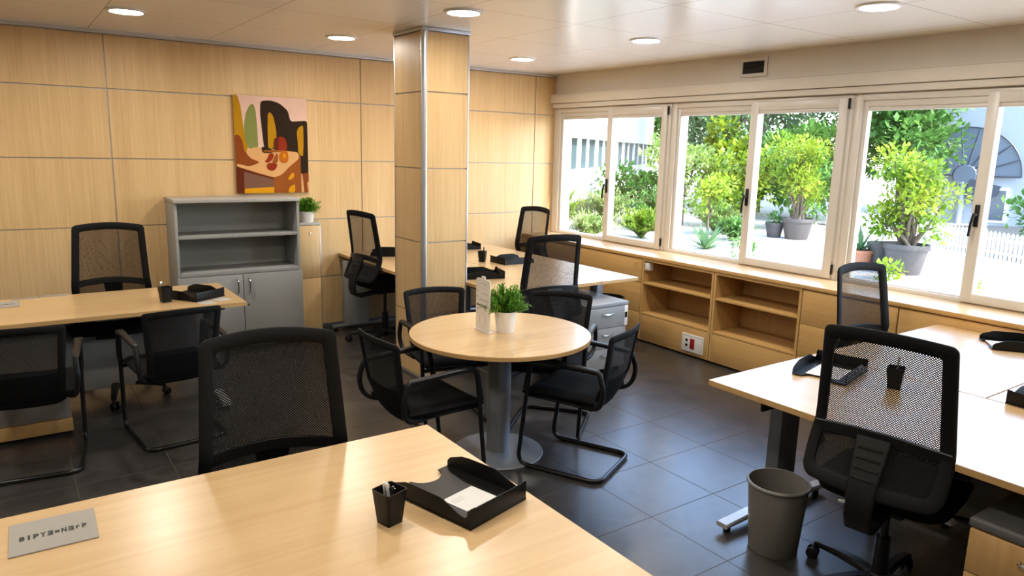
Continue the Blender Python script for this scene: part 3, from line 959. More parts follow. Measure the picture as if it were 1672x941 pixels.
def task_chair(label, dz=0.0, spin=0.0, group='black mesh-back swivel chairs'):
    """Black mesh-back swivel chair; faces +Y, origin on the floor under the gas lift."""
    t = thing('office_chair', label, 'office chair', (0, 0, 0), 0, group)
    m = MB(); m.lathe([(0, .058), (.040, .058), (.046, .070), (.044, .105), (.034, .118), (0, .118)], n=24); hub = m.build('star_base', BLACK_P, t)
    for k in range(5):
        a = spin + 2 * pi * k / 5
        m = MB()
        pts = [(cos(a) * r, sin(a) * r, z) for r, z in ((.03, .092), (.10, .098), (.20, .090), (.29, .076), (.315, .070))]
        m.bar(pts, [.052, .050, .042, .036, .032], [.036, .036, .030, .024, .020]); m.build('base_arm', BLACK_P, hub)
    for k in range(5):
        a = spin + 2 * pi * k / 5
        m = MB()
        X = Matrix.Translation((cos(a) * .315, sin(a) * .315, 0)) @ Matrix.Rotation(a + .6, 4, 'Z')
        m.X = X
        m.tube([(0, 0, .03), (0, 0, .075)], .010, 10)
        m.box(-.012, .016, -.006, .006, .02, .052, bev=.004)
        for sy in (-1, 1):
            m.X = X @ Matrix.Translation((.012, sy * .016, .0265)) @ Matrix.Rotation(pi / 2, 4, 'X')
            m.lathe([(0, -.009), (.020, -.009), (.0262, -.005), (.0262, .005), (.020, .009), (0, .009)], n=20)
        m.build('castor', BLACK_P, t)
    m = MB(); m.lathe([(0, .11), (.030, .11), (.027, .27), (.0, .27)], n=20); m.lathe([(0, .26), (.015, .26), (.015, .40 + dz), (0, .40 + dz)], n=16); m.build('gas_lift', BLACK_M, t)
    m = MB(); m.X = Matrix.Translation((0, 0, dz))
    m.box(-.09, .09, -.12, .12, .380, .432, bev=.012); m.tube([(.08, .04, .40), (.24, .05, .395)], .006, 8); m.box(.22, .27, .035, .065, .388, .402, bev=.004)
    m.build('tilt_mechanism', BLACK_P, t)
    # seat
    m = MB(); m.X = Matrix.Translation((0, 0, dz))
    us = [k / 14 for k in range(15)]
    def top(u, v):
        a, b = u * 2 - 1, v * 2 - 1
        k = (abs(a) ** 5 + abs(b) ** 5) ** .2
        mx_ = max(abs(a), abs(b))
        sq = 1 if k == 0 else mx_ / k
        x, y = a * sq * .245, b * sq * .235 + .03
        e = 1 - mx_
        z = .512 - .030 * max(0, 1 - e / .22) ** 2.2 - .014 * (1 - a * a) * (1 - b * b) - .03 * max(0, b - .6) ** 2
        return (x, y, z)
    def bot(u, v):
        x, y, z = top(u, v); return (x * .95, (y - .03) * .95 + .03, .436)
    m.grid(top, us, us); m.grid(bot, us, us)
    N = 14
    bd = [(k / N, 0) for k in range(N)] + [(1, k / N) for k in range(N)] + [(1 - k / N, 1) for k in range(N)] + [(0, 1 - k / N) for k in range(N)]
    A = [m.v(top(*q)) for q in bd]; B = [m.v(bot(*q)) for q in bd]
    for i in range(len(bd)):
        m.face([A[i], A[(i + 1) % len(bd)], B[(i + 1) % len(bd)], B[i]])
    bmesh.ops.remove_doubles(m.bm, verts=m.bm.verts, dist=.0004)
    m.build('seat', BLACK_F, t, angle=60)
    # back
    def S(x, z, d):
        k = max(0, (z - .74) / .36)
        y = -.215 - .048 * k ** 1.1 - .62 * max(0, .72 - z) ** 1.2
        y += .045 * (x / .23) ** 2 - .02
        return (x, y + d, z + dz + .022 * (1 - (x / .23) ** 2) * max(0, min(1, (z - .6) / .4)))
    def hw(z):
        return .222 + .020 * max(0, (1.10 - z) / .36) if z > .74 else .242 + .008 * sin(pi * (.74 - z) / .2)
    def outline(off, z0, z1, rt, rb):
        pts = []
        def corner(cx, cz, r, a0, a1, n=8):
            return [(cx + r * cos(a0 + (a1 - a0) * k / n), cz + r * sin(a0 + (a1 - a0) * k / n)) for k in range(n + 1)]
        wB = hw(z0 + rb) - off; wT = hw(z1 - rt) - off
        pts += corner(-(wB - rb), z0 + rb, rb, pi, 1.5 * pi)
        pts += [(-(wB - rb) + 2 * (wB - rb) * k / 9, z0) for k in range(1, 9)]
        pts += corner(wB - rb, z0 + rb, rb, 1.5 * pi, 2 * pi)
        zs = [z0 + rb + (z1 - rt - z0 - rb) * k / 13 for k in range(1, 13)]
        pts += [(hw(z) - off, z) for z in zs]
        pts += corner(wT - rt, z1 - rt, rt, 0, .5 * pi)
        pts += [((wT - rt) - 2 * (wT - rt) * k / 9, z1) for k in range(1, 9)]
        pts += corner(-(wT - rt), z1 - rt, rt, .5 * pi, pi)
        pts += [(-(hw(z) - off), z) for z in zs[::-1]]
        return pts
    o = outline(0, .522, 1.105, .024, .050)
    i_ = outline(.045, .566, 1.056, .008, .020)
    m = MB(); m.ring(S, o, i_, .022); m.build('back_frame', FRAME_F, t, angle=50)
    us2 = [-1 + 2 * k / 16 for k in range(17)]
    m = MB()
    vs = [.712 + (1.076 - .712) * k / 12 for k in range(13)]
    m.grid(lambda u, z: S(u * (hw(z) - .030), z, .003), us2, vs, uvfn=lambda u, z: (u * hw(z), z)); m.build('back_net', NET, t)
    m = MB()
    vs = [.550 + (.710 - .550) * k / 8 for k in range(9)]
    m.grid(lambda u, z: S(u * (hw(z) - .030), z, .003), us2, vs, uvfn=lambda u, z: (u * hw(z), z)); m.build('lumbar_net', NET_FINE, t)
    # cross bar, bowed
    m = MB(); pts = [S(u * (hw(.72) - .012), .700 + .018 * (1 - u * u), -.004) for u in us2]
    m.bar(pts, .016, .044); m.build('cross_bar', BLACK_P, t)
    # spine: broad ribbed plastic bracket from the cross bar down and under the seat
    path = [Vector((0, y, z + dz)) for y, z in ((-.256, .725), (-.280, .66), (-.308, .59), (-.330, .52), (-.335, .45), (-.318, .40), (-.27, .376), (-.17, .385), (-.06, .398))]
    m = MB(); m.bar(path, [.120, .112, .104, .098, .094, .092, .090, .088, .086], [.018, .020, .022, .024, .026, .028, .026, .022, .020], up=lambda i: (0, -1, .25) if i < 5 else ((0, -.6, -.6) if i < 7 else (0, 0, -1)))
    sp = m.build('spine', BLACK_P, t)
    m = MB()
    for z, y in ((.690, -.281), (.655, -.294), (.620, -.308), (.585, -.321)):
        m.bar([(-.042, y, z + dz), (.042, y, z + dz)], .010, .008, up=(0, -1, .3))
    m.build('spine_ribs', BLACK_M, sp)
    m = MB(); m.tube([(-.045, -.336, .490 + dz), (-.068, -.340, .485 + dz)], .006, 8); m.build('height_pin', CHROME, sp)
    return t

def face(deg):          # direction the chair looks, measured from +X
    return radians(deg - 90)

VIS = [(-.01, 4.255, 83, 'black visitor chair at the left edge before the left desk'),
       (.77, 4.330, 96, 'black visitor chair before the left desk, nearest the grey cabinet'),
       (1.49, 3.235, 2, 'black visitor chair on the left of the round table, back to the aisle'),
       (2.665, 2.735, 116, 'black visitor chair at the near right of the round table, sled fully visible'),
       (2.305, 4.145, -100, 'black visitor chair behind the round table in front of the column'),
       (2.965, 3.640, -139, 'black visitor chair at the far right of the round table before the pedestal')]
v0 = None
for x, y, a, lab in VIS:
    f = Vector((cos(radians(a)), sin(radians(a)), 0))
    p = Vector((x, y, 0)) + f * .25
    if v0 is None:
        v0 = visitor_chair(lab); v0.location = p; v0.rotation_euler = (0, 0, face(a))
    else:
        dup(v0, p, face(a), lab)

TASK = [(.70, 2.430, -98, 0.0, 'black mesh office chair behind the big foreground desk'),
        (2.485, 1.245, 9, .030, 'big black mesh office chair seen from behind at the right desk'),
        (.588, 5.75, -102, .05, 'black mesh office chair behind the left desk against the panelled wall'),
        (4.24, 2.345, -96, -.005, 'black mesh office chair on the far side of the window desks'),
        (3.215, 4.005, 82, .035, 'black mesh office chair at the far desk end, beside the grey pedestal'),
        (4.50, 5.945, 184, .05, 'black mesh office chair furthest away, below the far corner window'),
        (2.48, 5.84, 8, .075, 'black mesh office chair left of the column, seen side on')]
protos = {}
for x, y, a, dz, lab in TASK:
    f = Vector((cos(radians(a)), sin(radians(a)), 0))
    p = Vector((x, y, 0)) + f * .272
    c = task_chair(lab, dz, spin=radians({9: 16, 82: 52}.get(a, 20)))
    c.location = p; c.rotation_euler = (0, 0, face(a))
# ------------------------------------------------------------------ desk items
def letter_tray(label):
    """Letter tray; closed end at local -Y, open end with finger notch at +Y."""
    t = thing('letter_tray', label, 'letter tray', (0, 0, 0), 0, 'black letter trays on the desks')
    W, L, H, th = .122, .325, .060, .0028
    m = MB()
    # floor with a round finger notch in the open end, sloping up slightly
    pts = [(-W, 0), (W, 0), (W, L)]
    for k in range(17):
        a = pi * k / 16
        pts.append((.018 + .058 * cos(a), L - .010 * (0) - .050 * sin(a)))
    pts.append((-W, L))
    m.prism(pts, .006, .010, 'XY', bev=.0008, seg=1)
    m.build('floor_panel', BLACK_T, t)
    m = MB(); m.box(-W, W, 0, th, .001, H, bev=.001); m.box(-W - .001, W + .001, -.001, th, .001, .006, bev=.001)
    m.box(-W, -W + .02, 0, th + .001, H - .002, H + .002, bev=.001); m.box(W - .02, W, 0, th + .001, H - .002, H + .002, bev=.001)
    m.build('end_wall', BLACK_T, t)
    prof = [(.0, .001), (L, .001), (L, .028)]
    top = [(.0, .058), (.010, .058), (.013, .036), (.022, .030), (.035, .032), (.06, .040), (.105, .058), (.120, .0605), (.235, .0605), (.262, .058), (L - .012, .040), (L, .028)]
    outline = [(0, .001), (L, .001)] + top[::-1]
    for s in (-1, 1):
        m = MB(); x0, x1 = (W - th, W) if s > 0 else (-W, -W + th)
        m.prism(outline, x0, x1, 'YZ', bev=.0007, seg=1)
        m.build('side_wall', BLACK_T, t)
    m = MB()
    for sx in (-1, 1):
        for y in (.02, L - .03):
            m.box(sx * (W - .02) - .008, sx * (W - .02) + .008, y, y + .016, 0, .006)
    m.build('feet', BLACK_P, t)
    return t

def pen_cup(label, pens=True):
    t = thing('pen_cup', label, 'pen cup', (0, 0, 0), 0, 'black square pen cups on the desks')
    m = MB()
    o0 = rrect(-.026, .026, -.026, .026, .006, n=3, m=2); o1 = rrect(-.036, .036, -.036, .036, .008, n=3, m=2)
    i0 = rrect(-.023, .023, -.023, .023, .005, n=3, m=2); i1 = rrect(-.0335, .0335, -.0335, .0335, .007, n=3, m=2)
    V = [[m.v((x, y, z)) for x, y in o] for o, z in ((o0, 0), (o1, .098), (i1, .098), (i0, .004))]
    n = len(o0)
    for A, B in zip(V, V[1:]):
        for k in range(n): m.face([A[k], A[(k + 1) % n], B[(k + 1) % n], B[k]])
    m.face(V[0][::-1]); m.face(V[3])
    m.build('cup_body', BLACK_T, t)
    return t

def pen(label, loc, tilt, rz, mat, L=.135):
    t = thing('pen', label, 'pen', loc, rz); t.rotation_euler = (tilt, 0, rz)
    m = MB(); m.lathe([(0, 0), (.0015, .004), (.0042, .014), (.0046, .02), (.0046, L - .02), (.0, L - .02)], n=12); m.build('barrel', mat, t)
    m = MB(); m.lathe([(0, L - .021), (.0048, L - .021), (.0048, L - .003), (.0036, L), (0, L)], n=12); m.build('cap', mat, t)
    m = MB(); m.box(-.0015, .0015, -.0075, -.0045, L - .05, L - .004, bev=.0005); m.build('clip', CHROME, t)
    return t

def paper_in(label, loc, rz, w=.10, h=.16, lines=True):
    t = thing('paper_slip', label, 'paper', loc, rz)
    m = MB(); m.box(-w / 2, w / 2, -h / 2, h / 2, 0, .0012); m.build('sheet', PAPER, t)
    if lines:
        m = MB()
        for k, (x0, x1) in enumerate(((-.04, .0), (-.035, .035), (-.02, .03), (-.03, .02))):
            y = -h * .32 + k * h * .055
            m.box(x0 * w / .1, x1 * w / .1, y, y + .0016, .0012, .0015)
        for k in range(3):
            y = h * .24 + k * .008
            m.box(-w * .42, -w * .05, y, y + .001, .0012, .0015)
        m.build('printing', PRINT_G, t)
    return t

ZD = .7252
def tray_at(x, y, rz, label, src=[None]):
    if src[0] is None:
        src[0] = letter_tray(label); src[0].location = (x, y, ZD); src[0].rotation_euler = (0, 0, rz); return src[0]
    return dup(src[0], (x, y, ZD), rz, label)
TRAYS = [(1.078, 1.560, 15.5, 'black letter tray on the big foreground desk, slips of paper inside', (.125, .155, .088)),
         (1.067, 4.960, 33, 'black letter tray on the left desk beside the pen cup', None),
         (3.284, 4.815, 73, 'black letter tray just right of the column on the far desk, paper inside', (.15, .13, .085)),
         (3.628, 5.372, -90, 'black empty letter tray in the middle of the far desks, near the cup', None),
         (4.02, 6.345, 78, 'black letter tray furthest back, against the wall right of the column', None),
         (3.12, 6.20, 62, 'black letter tray left of the column behind the side-on chair', (.15, .18, .20)),
         (3.355, 1.880, 103, 'black letter tray seen through the big chair mesh on the right desk, sheet inside', (.15, .21, .18)),
         (4.690, 1.430, 37, 'black letter tray at the right edge near the window worktop', (.14, .12, .25)),
         (3.452, 1.070, -95, 'black letter tray at the right edge beside the desk seam', (.16, .20, .14))]
NEAR = ['in the foreground letter tray', '', 'in the letter tray right of the column', '', '', 'in the letter tray left of the column', 'in the letter tray behind the big chair mesh',
        'in the letter tray by the window worktop', 'in the letter tray beside the desk seam']
def tray_all():
    for (x, y, a, lab, pap), near in zip(TRAYS, NEAR):
        tray_at(x, y, radians(a), lab)
        if pap:
            inside(x, y, radians(a), 0, pap[2], 'white printed slip lying ' + near, pap[0], pap[1])
def inside(tx, ty, rz, lx, ly, label, w=.10, h=.16, r2=0.0):
    p = Matrix.Rotation(rz, 4, 'Z') @ Vector((lx, ly, 0))
    return paper_in(label, (tx + p.x, ty + p.y, ZD + .0101), rz + r2, w, h)
tray_all()

CUPS = [(.800, 1.692, 15, 'black square pen cup on the foreground desk with pens'),
        (.802, 5.010, 15, 'black square pen cup on the left desk beside the letter tray'),
        (3.565, 5.53, 40, 'black pen cup on the far desks right of the column'),
        (3.245, 1.560, 20, 'black pen cup seen through the mesh of the big right chair')]
c0 = None
for x, y, a, lab in CUPS:
    if c0 is None:
        c0 = pen_cup(lab); c0.location = (x, y, ZD); c0.rotation_euler = (0, 0, radians(a))
    else:
        dup(c0, (x, y, ZD), radians(a), lab)
PEN_W = plain('white_pen_plastic', (.75, .74, .72), rough=.3)
PEN_K = plain('dark_pen_plastic', (.02, .02, .025), rough=.3)
pen('white pen leaning in the foreground pen cup', (.803, 1.684, ZD + .006), radians(-7), radians(60), PEN_W, .112)
pen('second white pen in the foreground pen cup, behind the first', (.795, 1.697, ZD + .006), radians(-6), radians(20), PEN_W, .108)
pen('black pen in the foreground pen cup', (.797, 1.690, ZD + .006), radians(8), radians(30), PEN_K, .105)
pen('silver pen in the left desk cup', (.800, 5.008, ZD + .006), radians(9), radians(-70), CHROME, .135)
pen('grey pen standing in the cup behind the big chair mesh', (3.247, 1.562, ZD + .006), radians(6), radians(80), ALU, .138)
pen('dark pen standing in the far desk cup', (3.565, 5.53, ZD + .006), radians(6), radians(40), PEN_K, .130)

# grey cards with mirrored lettering
def glyph(ch, size, mirror=False, flip=False, width=1.0):
    cu = bpy.data.curves.new('glyph', 'FONT'); cu.body = ch; cu.size = size; cu.extrude = 0.0002; cu.offset = size * .055
    ob = bpy.data.objects.new('glyph', cu); COL.objects.link(ob)
    dg = bpy.context.evaluated_depsgraph_get(); dg.update()
    me = bpy.data.meshes.new_from_object(ob.evaluated_get(dg))
    bpy.data.objects.remove(ob); bpy.data.curves.remove(cu)
    xs = [v.co.x for v in me.vertices]; ys = [v.co.y for v in me.vertices]
    cx, cy = (min(xs) + max(xs)) / 2, (min(ys) + max(ys)) / 2
    if width: width = width / max(1e-6, max(xs) - min(xs))
    out = [((v.co.x - cx) * width * (-1 if mirror else 1), (v.co.y - cy) * (-1 if flip else 1), v.co.z) for v in me.vertices]
    fc = [tuple(p.vertices) for p in me.polygons]
    bpy.data.meshes.remove(me)
    return out, fc

def desk_card(label, loc, rz, w, h, chars, lw, text_h):
    t = thing('desk_card', label, 'card', loc, rz)
    m = MB(); m.box(-w / 2, w / 2, -h / 2, h / 2, 0, .0035, bev=.0006, seg=1); m.build('card_board', CARD_G, t)
    m = MB()
    n = len(chars)
    for k, (ch, mir) in enumerate(chars):
        vs, fs = glyph(ch, text_h * 1.35, mir, False, lw / n * {'I': .34, 'r': .60, '=': .70}.get(ch, .80))
        x = -lw / 2 + lw * (k + .5) / n
        V = [m.v((x + a, b - .006, .0037 + c)) for a, b, c in vs]
        for f in fs: m.face([V[i] for i in f])
    m.build('lettering', PRINT, t, smooth=False)
    m = MB()
    e = lw / 2 + .006
    for s in (-1, 1): m.box(s * e - .0003, s * e + .0003, -.006 - text_h * .8, -.006 + text_h * .8, .0035, .0038)
    m.box(lw * .12, lw * .30, -.006 + text_h * .85, -.006 + text_h * .85 + .0009, .0035, .0038)
    m.box(lw * .32, lw * .5, -.006 + text_h * .85, -.006 + text_h * .85 + .0009, .0035, .0038)
    m.build('fine_print', PRINT_G, t)
    return t
CH = [('8', 0), ('I', 0), ('P', 0), ('Y', 0), ('E', 1), ('=', 0), ('N', 0), ('E', 1), ('r', 0), ('B', 0)]
desk_card('grey card with black mirrored lettering on the big foreground desk', (.031, 2.114, ZD), radians(-1.5), .196, .180, CH, .156, .024)
desk_card('small grey card lying at the left end of the left desk', (-.075, 5.360, ZD), radians(-1), .20, .185, CH, .15, .020)
PAPER2 = plain('grey_leaflet_paper', (.42, .40, .37), rough=.5, var=.25, scale=14)
for x, y, a, lab in ((1.02, 4.865, 20, 'grey leaflet lying on the left desk before the letter tray'), (1.125, 4.925, 24, 'second grey leaflet by the right corner of the left desk')):
    t = thing('leaflet', lab, 'leaflet', (x, y, ZD), radians(a), 'grey leaflets on the left desk')
    m = MB(); m.box(-.045, .045, -.05, .05, 0, .001); m.build('sheet', PAPER2, t)
    m = MB()
    for k in range(4): m.box(-.03, .025 - .008 * (k % 2), -.03 + k * .016, -.027 + k * .016, .001, .0013)
    m.build('printing', PRINT_G, t)

# table sign on the round table
t = thing('table_sign', 'upright white printed sign standing on the round table beside the plant', 'sign', (2.179, 3.363, ZD), radians(-2))
m = MB(); o = rrect(-.076, .076, .0, .300, [.004, .004, .018, .018], n=5, m=2)
m.prism(o, -.003, .003, 'YZ', bev=.0008, seg=1); m.prism([(y, z) for y, z in rrect(-.020, .020, .296, .316, .008, n=4, m=1)], -.0025, .0025, 'YZ'); m.build('board', WHITE_P, t)
m = MB(); m.box(-.012, .032, -.076, .076, 0, .0035, bev=.001); m.build('foot', WHITE_P, t)
m = MB(); rr = random.Random(5)
def mark(y0, y1, z0, z1): m.box(-.0036, -.0030, y0, y1, z0, z1)
for (z, a, b, hgt) in ((.272, -.045, .03, .004), (.222, .052, .060, .010), (.214, -.056, .012, .004), (.190, .05, .062, .010), (.180, -.06, .04, .004), (.172, -.05, .05, .003), (.118, .045, .060, .012), (.096, -.06, .06, .0015), (.030, -.05, .05, .0015)):
    y = a
    while y < b:
        q = min(b, y + rr.uniform(.004, .012)); mark(y, q, z, z + hgt * rr.uniform(.6, 1)); y = q + rr.uniform(.002, .005)
for yy in (-.030, .028):
    z = .045
    while z < .088:
        q = z + rr.uniform(.003, .008); mark(yy, yy + .006, z, q); z = q + .003
m.build('printing', PRINT_G, t)
m = MB(); m.box(-.0037, -.0030, .050, .064, .140, .154); m.box(-.0037, -.0030, -.060, .048, .141, .144); m.box(-.0037, -.0030, -.060, .046, .149, .151); m.build('black_bar', PRINT, t)

# small potted plants (stiff artificial foliage)
def leaf_blade(m, p, d, L, w, bend=.3, mat=0):
    d = Vector(d).normalized()
    s = d.cross(Vector((0, 0, 1)))
    s = s.normalized() if s.length > 1e-3 else Vector((1, 0, 0))
    nrm = s.cross(d)
    p = Vector(p)
    a = p; b = p + d * L * .5 + nrm * L * bend * .25; c = p + d * L + nrm * (-L * bend * .15)
    A = [m.v(a - s * w * .35), m.v(a + s * w * .35)]
    B = [m.v(b - s * w), m.v(b + s * w)]
    m.face([A[0], A[1], B[1], B[0]], mat)
    m.face([B[0], B[1], m.v(c)], mat)

def small_plant(label, loc, R, hgt, pr, ph, seed, group='small green plants in white pots'):
    t = thing('potted_plant', label, 'plant', loc, 0, group)
    m = MB(); m.lathe([(0, 0), (pr * .76, 0), (pr * .78, .004), (pr * .97, ph * .93), (pr, ph * .94), (pr, ph), (pr * .93, ph), (pr * .90, ph * .86), (0, ph * .86)], n=40); m.build('pot', WHITE_C, t)
    m = MB(); m.lathe([(0, ph * .88), (pr * .88, ph * .87)], n=24); m.build('soil', SOIL, t)
    rr = random.Random(seed)
    m = MB()
    for k in range(95):
        a = rr.uniform(0, 2 * pi); el = rr.uniform(.10, 1.0) ** .8 * pi / 2
        d = Vector((cos(a) * cos(el), sin(a) * cos(el), sin(el) * .95 + .08)).normalized()
        L = (R * cos(el) ** 2 + hgt * sin(el) ** 2) * rr.uniform(.78, 1.06)
        base = Vector((cos(a) * pr * .5 * rr.random(), sin(a) * pr * .5 * rr.random(), ph * .86))
        nseg = 9
        side = d.cross(Vector((0, 0, 1))).normalized()
        for j in range(1, nseg + 1):
            f = j / nseg
            if f < .25: continue
            p = base + d * L * f + Vector((0, 0, -.02 * f * f * (1 - sin(el))))
            for q in range(3):
                ph_ = rr.uniform(0, 2 * pi)
                dd = (d * .8 + (side * cos(ph_) + d.cross(side) * sin(ph_)) * .75).normalized()
                leaf_blade(m, p, dd, rr.uniform(.022, .034), .0042, .4)
        leaf_blade(m, base, d, L * .7, .002, .1)
    m.build('foliage', GRASS_L, t, recalc=False)
    return t
small_plant('green plant in a white pot standing on the round table', (2.284, 3.288, ZD), .122, .150, .066, .122, 3)
small_plant('small green plant in a white pot on top of the slim cupboard', (2.272, 6.50, 1.0452), .115, .125, .066, .098, 8)

# canvas painting: flat shapes, plain still-life composition
def colour(n, c): return plain(n, [v ** 1.12 * .80 for v in c], rough=.7, spec=.08, var=.10, scale=9)
PM = [colour('paint_pink', (.80, .56, .46)), colour('paint_ochre', (.52, .28, .012)), colour('paint_sage', (.27, .30, .10)), colour('paint_umber', (.045, .026, .016)),
      colour('paint_rust', (.30, .085, .020)), colour('paint_maroon', (.16, .035, .015)), colour('paint_peach', (.75, .44, .20)), colour('paint_sienna', (.36, .115, .025)),
      colour('paint_mauve', (.24, .125, .085)), colour('paint_yellow', (.74, .36, .012)), colour('paint_red', (.33, .045, .018)), colour('paint_orange', (.55, .17, .015))]
t = thing('painting', 'unframed still life canvas in brown, ochre and pink above the grey cabinet', 'painting', (1.680, D - .0135, 1.309))
PW, PH = .645, .842
m = MB(); m.box(0, PW, -.024, 0, 0, PH, bev=.002); m.build('canvas', plain('canvas_edge', (.30, .19, .08), rough=.8), t)
def smoothpoly(pts, n=4):
    return [(p.x, p.y) for p in fillet([(a, b, 0) for a, b in pts], .03, n, closed=True)]
m = MB()
layer = [0]
def shape(mat, px, smooth=True, rad=None):
    """px: outline in zoom pixels of the canvas (5..685 by 25..910)."""
    layer[0] += 1
    pts = [((x - 8) / 672 * PW, PH - (y - 32) / 876 * PH) for x, y in px]
    pts = [(min(max(a, .001), PW - .001), min(max(b, .001), PH - .001)) for a, b in pts]
    if smooth: pts = smoothpoly(pts)
    d = -.0242 - layer[0] * .00025
    m.face([m.v((a, d, b)) for a, b in pts], mat)
shape(0, [(0, 20), (690, 20), (690, 915), (0, 915)], False)
shape(1, [(0, 20), (48, 20), (72, 120), (85, 260), (100, 400), (125, 500), (100, 545), (0, 520)])
shape(2, [(185, 98), (205, 160), (212, 300), (216, 495), (125, 510), (98, 400), (95, 300), (115, 190), (150, 120)])
shape(3, [(250, 75), (340, 65), (420, 85), (500, 150), (520, 250), (690, 232), (690, 735), (600, 735), (600, 560), (470, 520), (268, 500), (255, 350), (243, 180)])
shape(1, [(330, 168), (360, 200), (385, 330), (385, 420), (350, 500), (305, 500), (305, 350), (312, 190)])
shape(1, [(640, 272), (590, 300), (575, 350), (585, 450), (585, 540), (630, 575), (640, 430)])
shape(7, [(0, 600), (350, 640), (605, 550), (605, 915), (0, 915)], False)
shape(4, [(0, 382), (50, 385), (75, 430), (90, 530), (120, 545), (260, 625), (180, 670), (90, 660), (0, 640)])
shape(6, [(95, 530), (170, 490), (260, 490), (400, 510), (590, 530), (590, 590), (500, 660), (420, 740), (350, 765), (180, 715), (20, 665), (20, 640), (130, 665), (230, 625), (140, 590)])
shape(5, [(0, 672), (30, 668), (180, 722), (345, 765), (345, 780), (78, 715), (75, 915), (0, 915)], False)
shape(8, [(78, 712), (345, 780), (345, 915), (78, 915)], False)
shape(9, [(78, 865), (345, 852), (345, 915), (78, 915)], False)
shape(4, [(610, 730), (690, 720), (690, 915), (608, 915)], False)
shape(6, [(608, 735), (618, 735), (625, 800), (632, 915), (608, 915)], False)
shape(6, [(660, 812), (690, 800), (690, 915), (672, 915)])
shape(10, [(355, 440), (370, 400), (420, 386), (465, 400), (478, 450), (478, 520), (360, 520)])
shape(5, [(355, 440), (370, 400), (408, 388), (402, 450), (400, 515), (358, 515)])
shape(3, [(245, 485), (285, 485), (350, 510), (345, 540), (255, 540), (243, 510)])
shape(7, [(262, 515), (440, 510), (440, 525), (330, 535), (262, 528)], False)
shape(10, [(310, 540), (360, 545), (340, 600), (300, 630), (262, 622), (295, 590)])
shape(7, [(380, 535), (392, 560), (390, 630), (330, 640), (345, 600)])
shape(10, [(300, 630), (390, 635), (365, 690), (330, 705), (295, 690), (280, 660)])
shape(11, [(395, 560), (430, 515), (480, 515), (488, 560), (486, 615), (450, 635), (410, 620)])
shape(9, [(432, 560), (448, 538), (466, 555), (462, 580), (445, 588)])
shape(9, [(530, 712), (542, 745), (520, 780), (472, 790), (495, 745)])
shape(9, [(542, 825), (545, 915), (480, 915), (482, 865), (510, 840)])
m.build('painted_face', PM, t, smooth=False, recalc=False)
# ------------------------------------------------------------------ the terrace outside
GZ = -0.20
K = 1.345          # terrace distances
def gp(x, y):      # floor plan point of the terrace
    return (x * K, y * K, GZ)

def ground_mat():
    m, nt, out = new_mat('pale_terrace_gravel')
    geo = node(nt, 'ShaderNodeNewGeometry')
    n1 = node(nt, 'ShaderNodeTexNoise', Scale=1.2, Detail=5.0)
    n2 = node(nt, 'ShaderNodeTexVoronoi', Scale=28.0)
    nt.links.new(geo.outputs['Position'], n1.inputs['Vector']); nt.links.new(geo.outputs['Position'], n2.inputs['Vector'])
    cr = node(nt, 'ShaderNodeValToRGB')
    cr.color_ramp.elements[0].color = (.46, .42, .37, 1); cr.color_ramp.elements[1].color = (.60, .57, .53, 1)
    f = math_node(nt, 'ADD', math_node(nt, 'MULTIPLY', n1.outputs['Fac'], .7), math_node(nt, 'MULTIPLY', n2.outputs['Distance'], .5))
    nt.links.new(f, cr.inputs[0])
    b = node(nt, 'ShaderNodeBsdfPrincipled'); b.inputs['Roughness'].default_value = .9
    nt.links.new(cr.outputs[0], b.inputs['Base Color']); nt.links.new(b.outputs[0], out.inputs['Surface'])
    return m
m = MB(); m.box(XW + .21, 75, -45, 75, GZ - .3, GZ); struct(m.build('terrace_ground', ground_mat(), smooth=False))

LEAF_Y = leaf_mat('yellow_green_leaf', (.10, .21, .012), (.30, .36, .03), trans=.4, scale=1.6)
LEAF_G = leaf_mat('mid_green_leaf', (.045, .14, .020), (.13, .25, .05), trans=.35, scale=.9)
LEAF_P = leaf_mat('pale_feathery_leaf', (.13, .22, .04), (.32, .38, .12), trans=.4, scale=2.0)
LEAF_D = leaf_mat('blue_green_leaf', (.05, .13, .05), (.15, .24, .10), trans=.3, scale=.6)
BARK = plain('grey_brown_bark', (.10, .075, .055), rough=.9, var=.3, scale=20, bump=.3)
POT_G = plain('grey_planter', (.05, .043, .041), rough=.6, var=.08, scale=6)
POT_R = plain('terracotta_planter', (.38, .15, .08), rough=.8, var=.1)

def leaves(m, blobs, n, size, rr, stretch=1.8):
    """Scatter leaf blades through a set of ellipsoids (centre, radii)."""
    tot = sum(b[1][0] * b[1][1] * b[1][2] for b in blobs)
    for c, r in blobs:
        k = max(6, int(n * r[0] * r[1] * r[2] / tot))
        for _ in range(k):
            v = Vector((rr.gauss(0, 1), rr.gauss(0, 1), rr.gauss(0, 1))).normalized() * (rr.random() ** .45)
            p = Vector((c[0] + v.x * r[0], c[1] + v.y * r[1], c[2] + v.z * r[2]))
            d = (v + Vector((rr.uniform(-.8, .8), rr.uniform(-.8, .8), rr.uniform(-.5, .8)))).normalized()
            L = size * rr.uniform(.6, 1.3)
            leaf_blade(m, p, d, L, L / stretch / 2, rr.uniform(-.4, .6))

def planter(m, r, h):
    m.lathe([(0, 0), (r * .70, 0), (r * .72, .01), (r * .94, h * .82), (r, h * .82), (r * 1.02, h * .86), (r * 1.0, h), (r * .93, h), (r * .90, h * .88), (0, h * .88)], n=40)

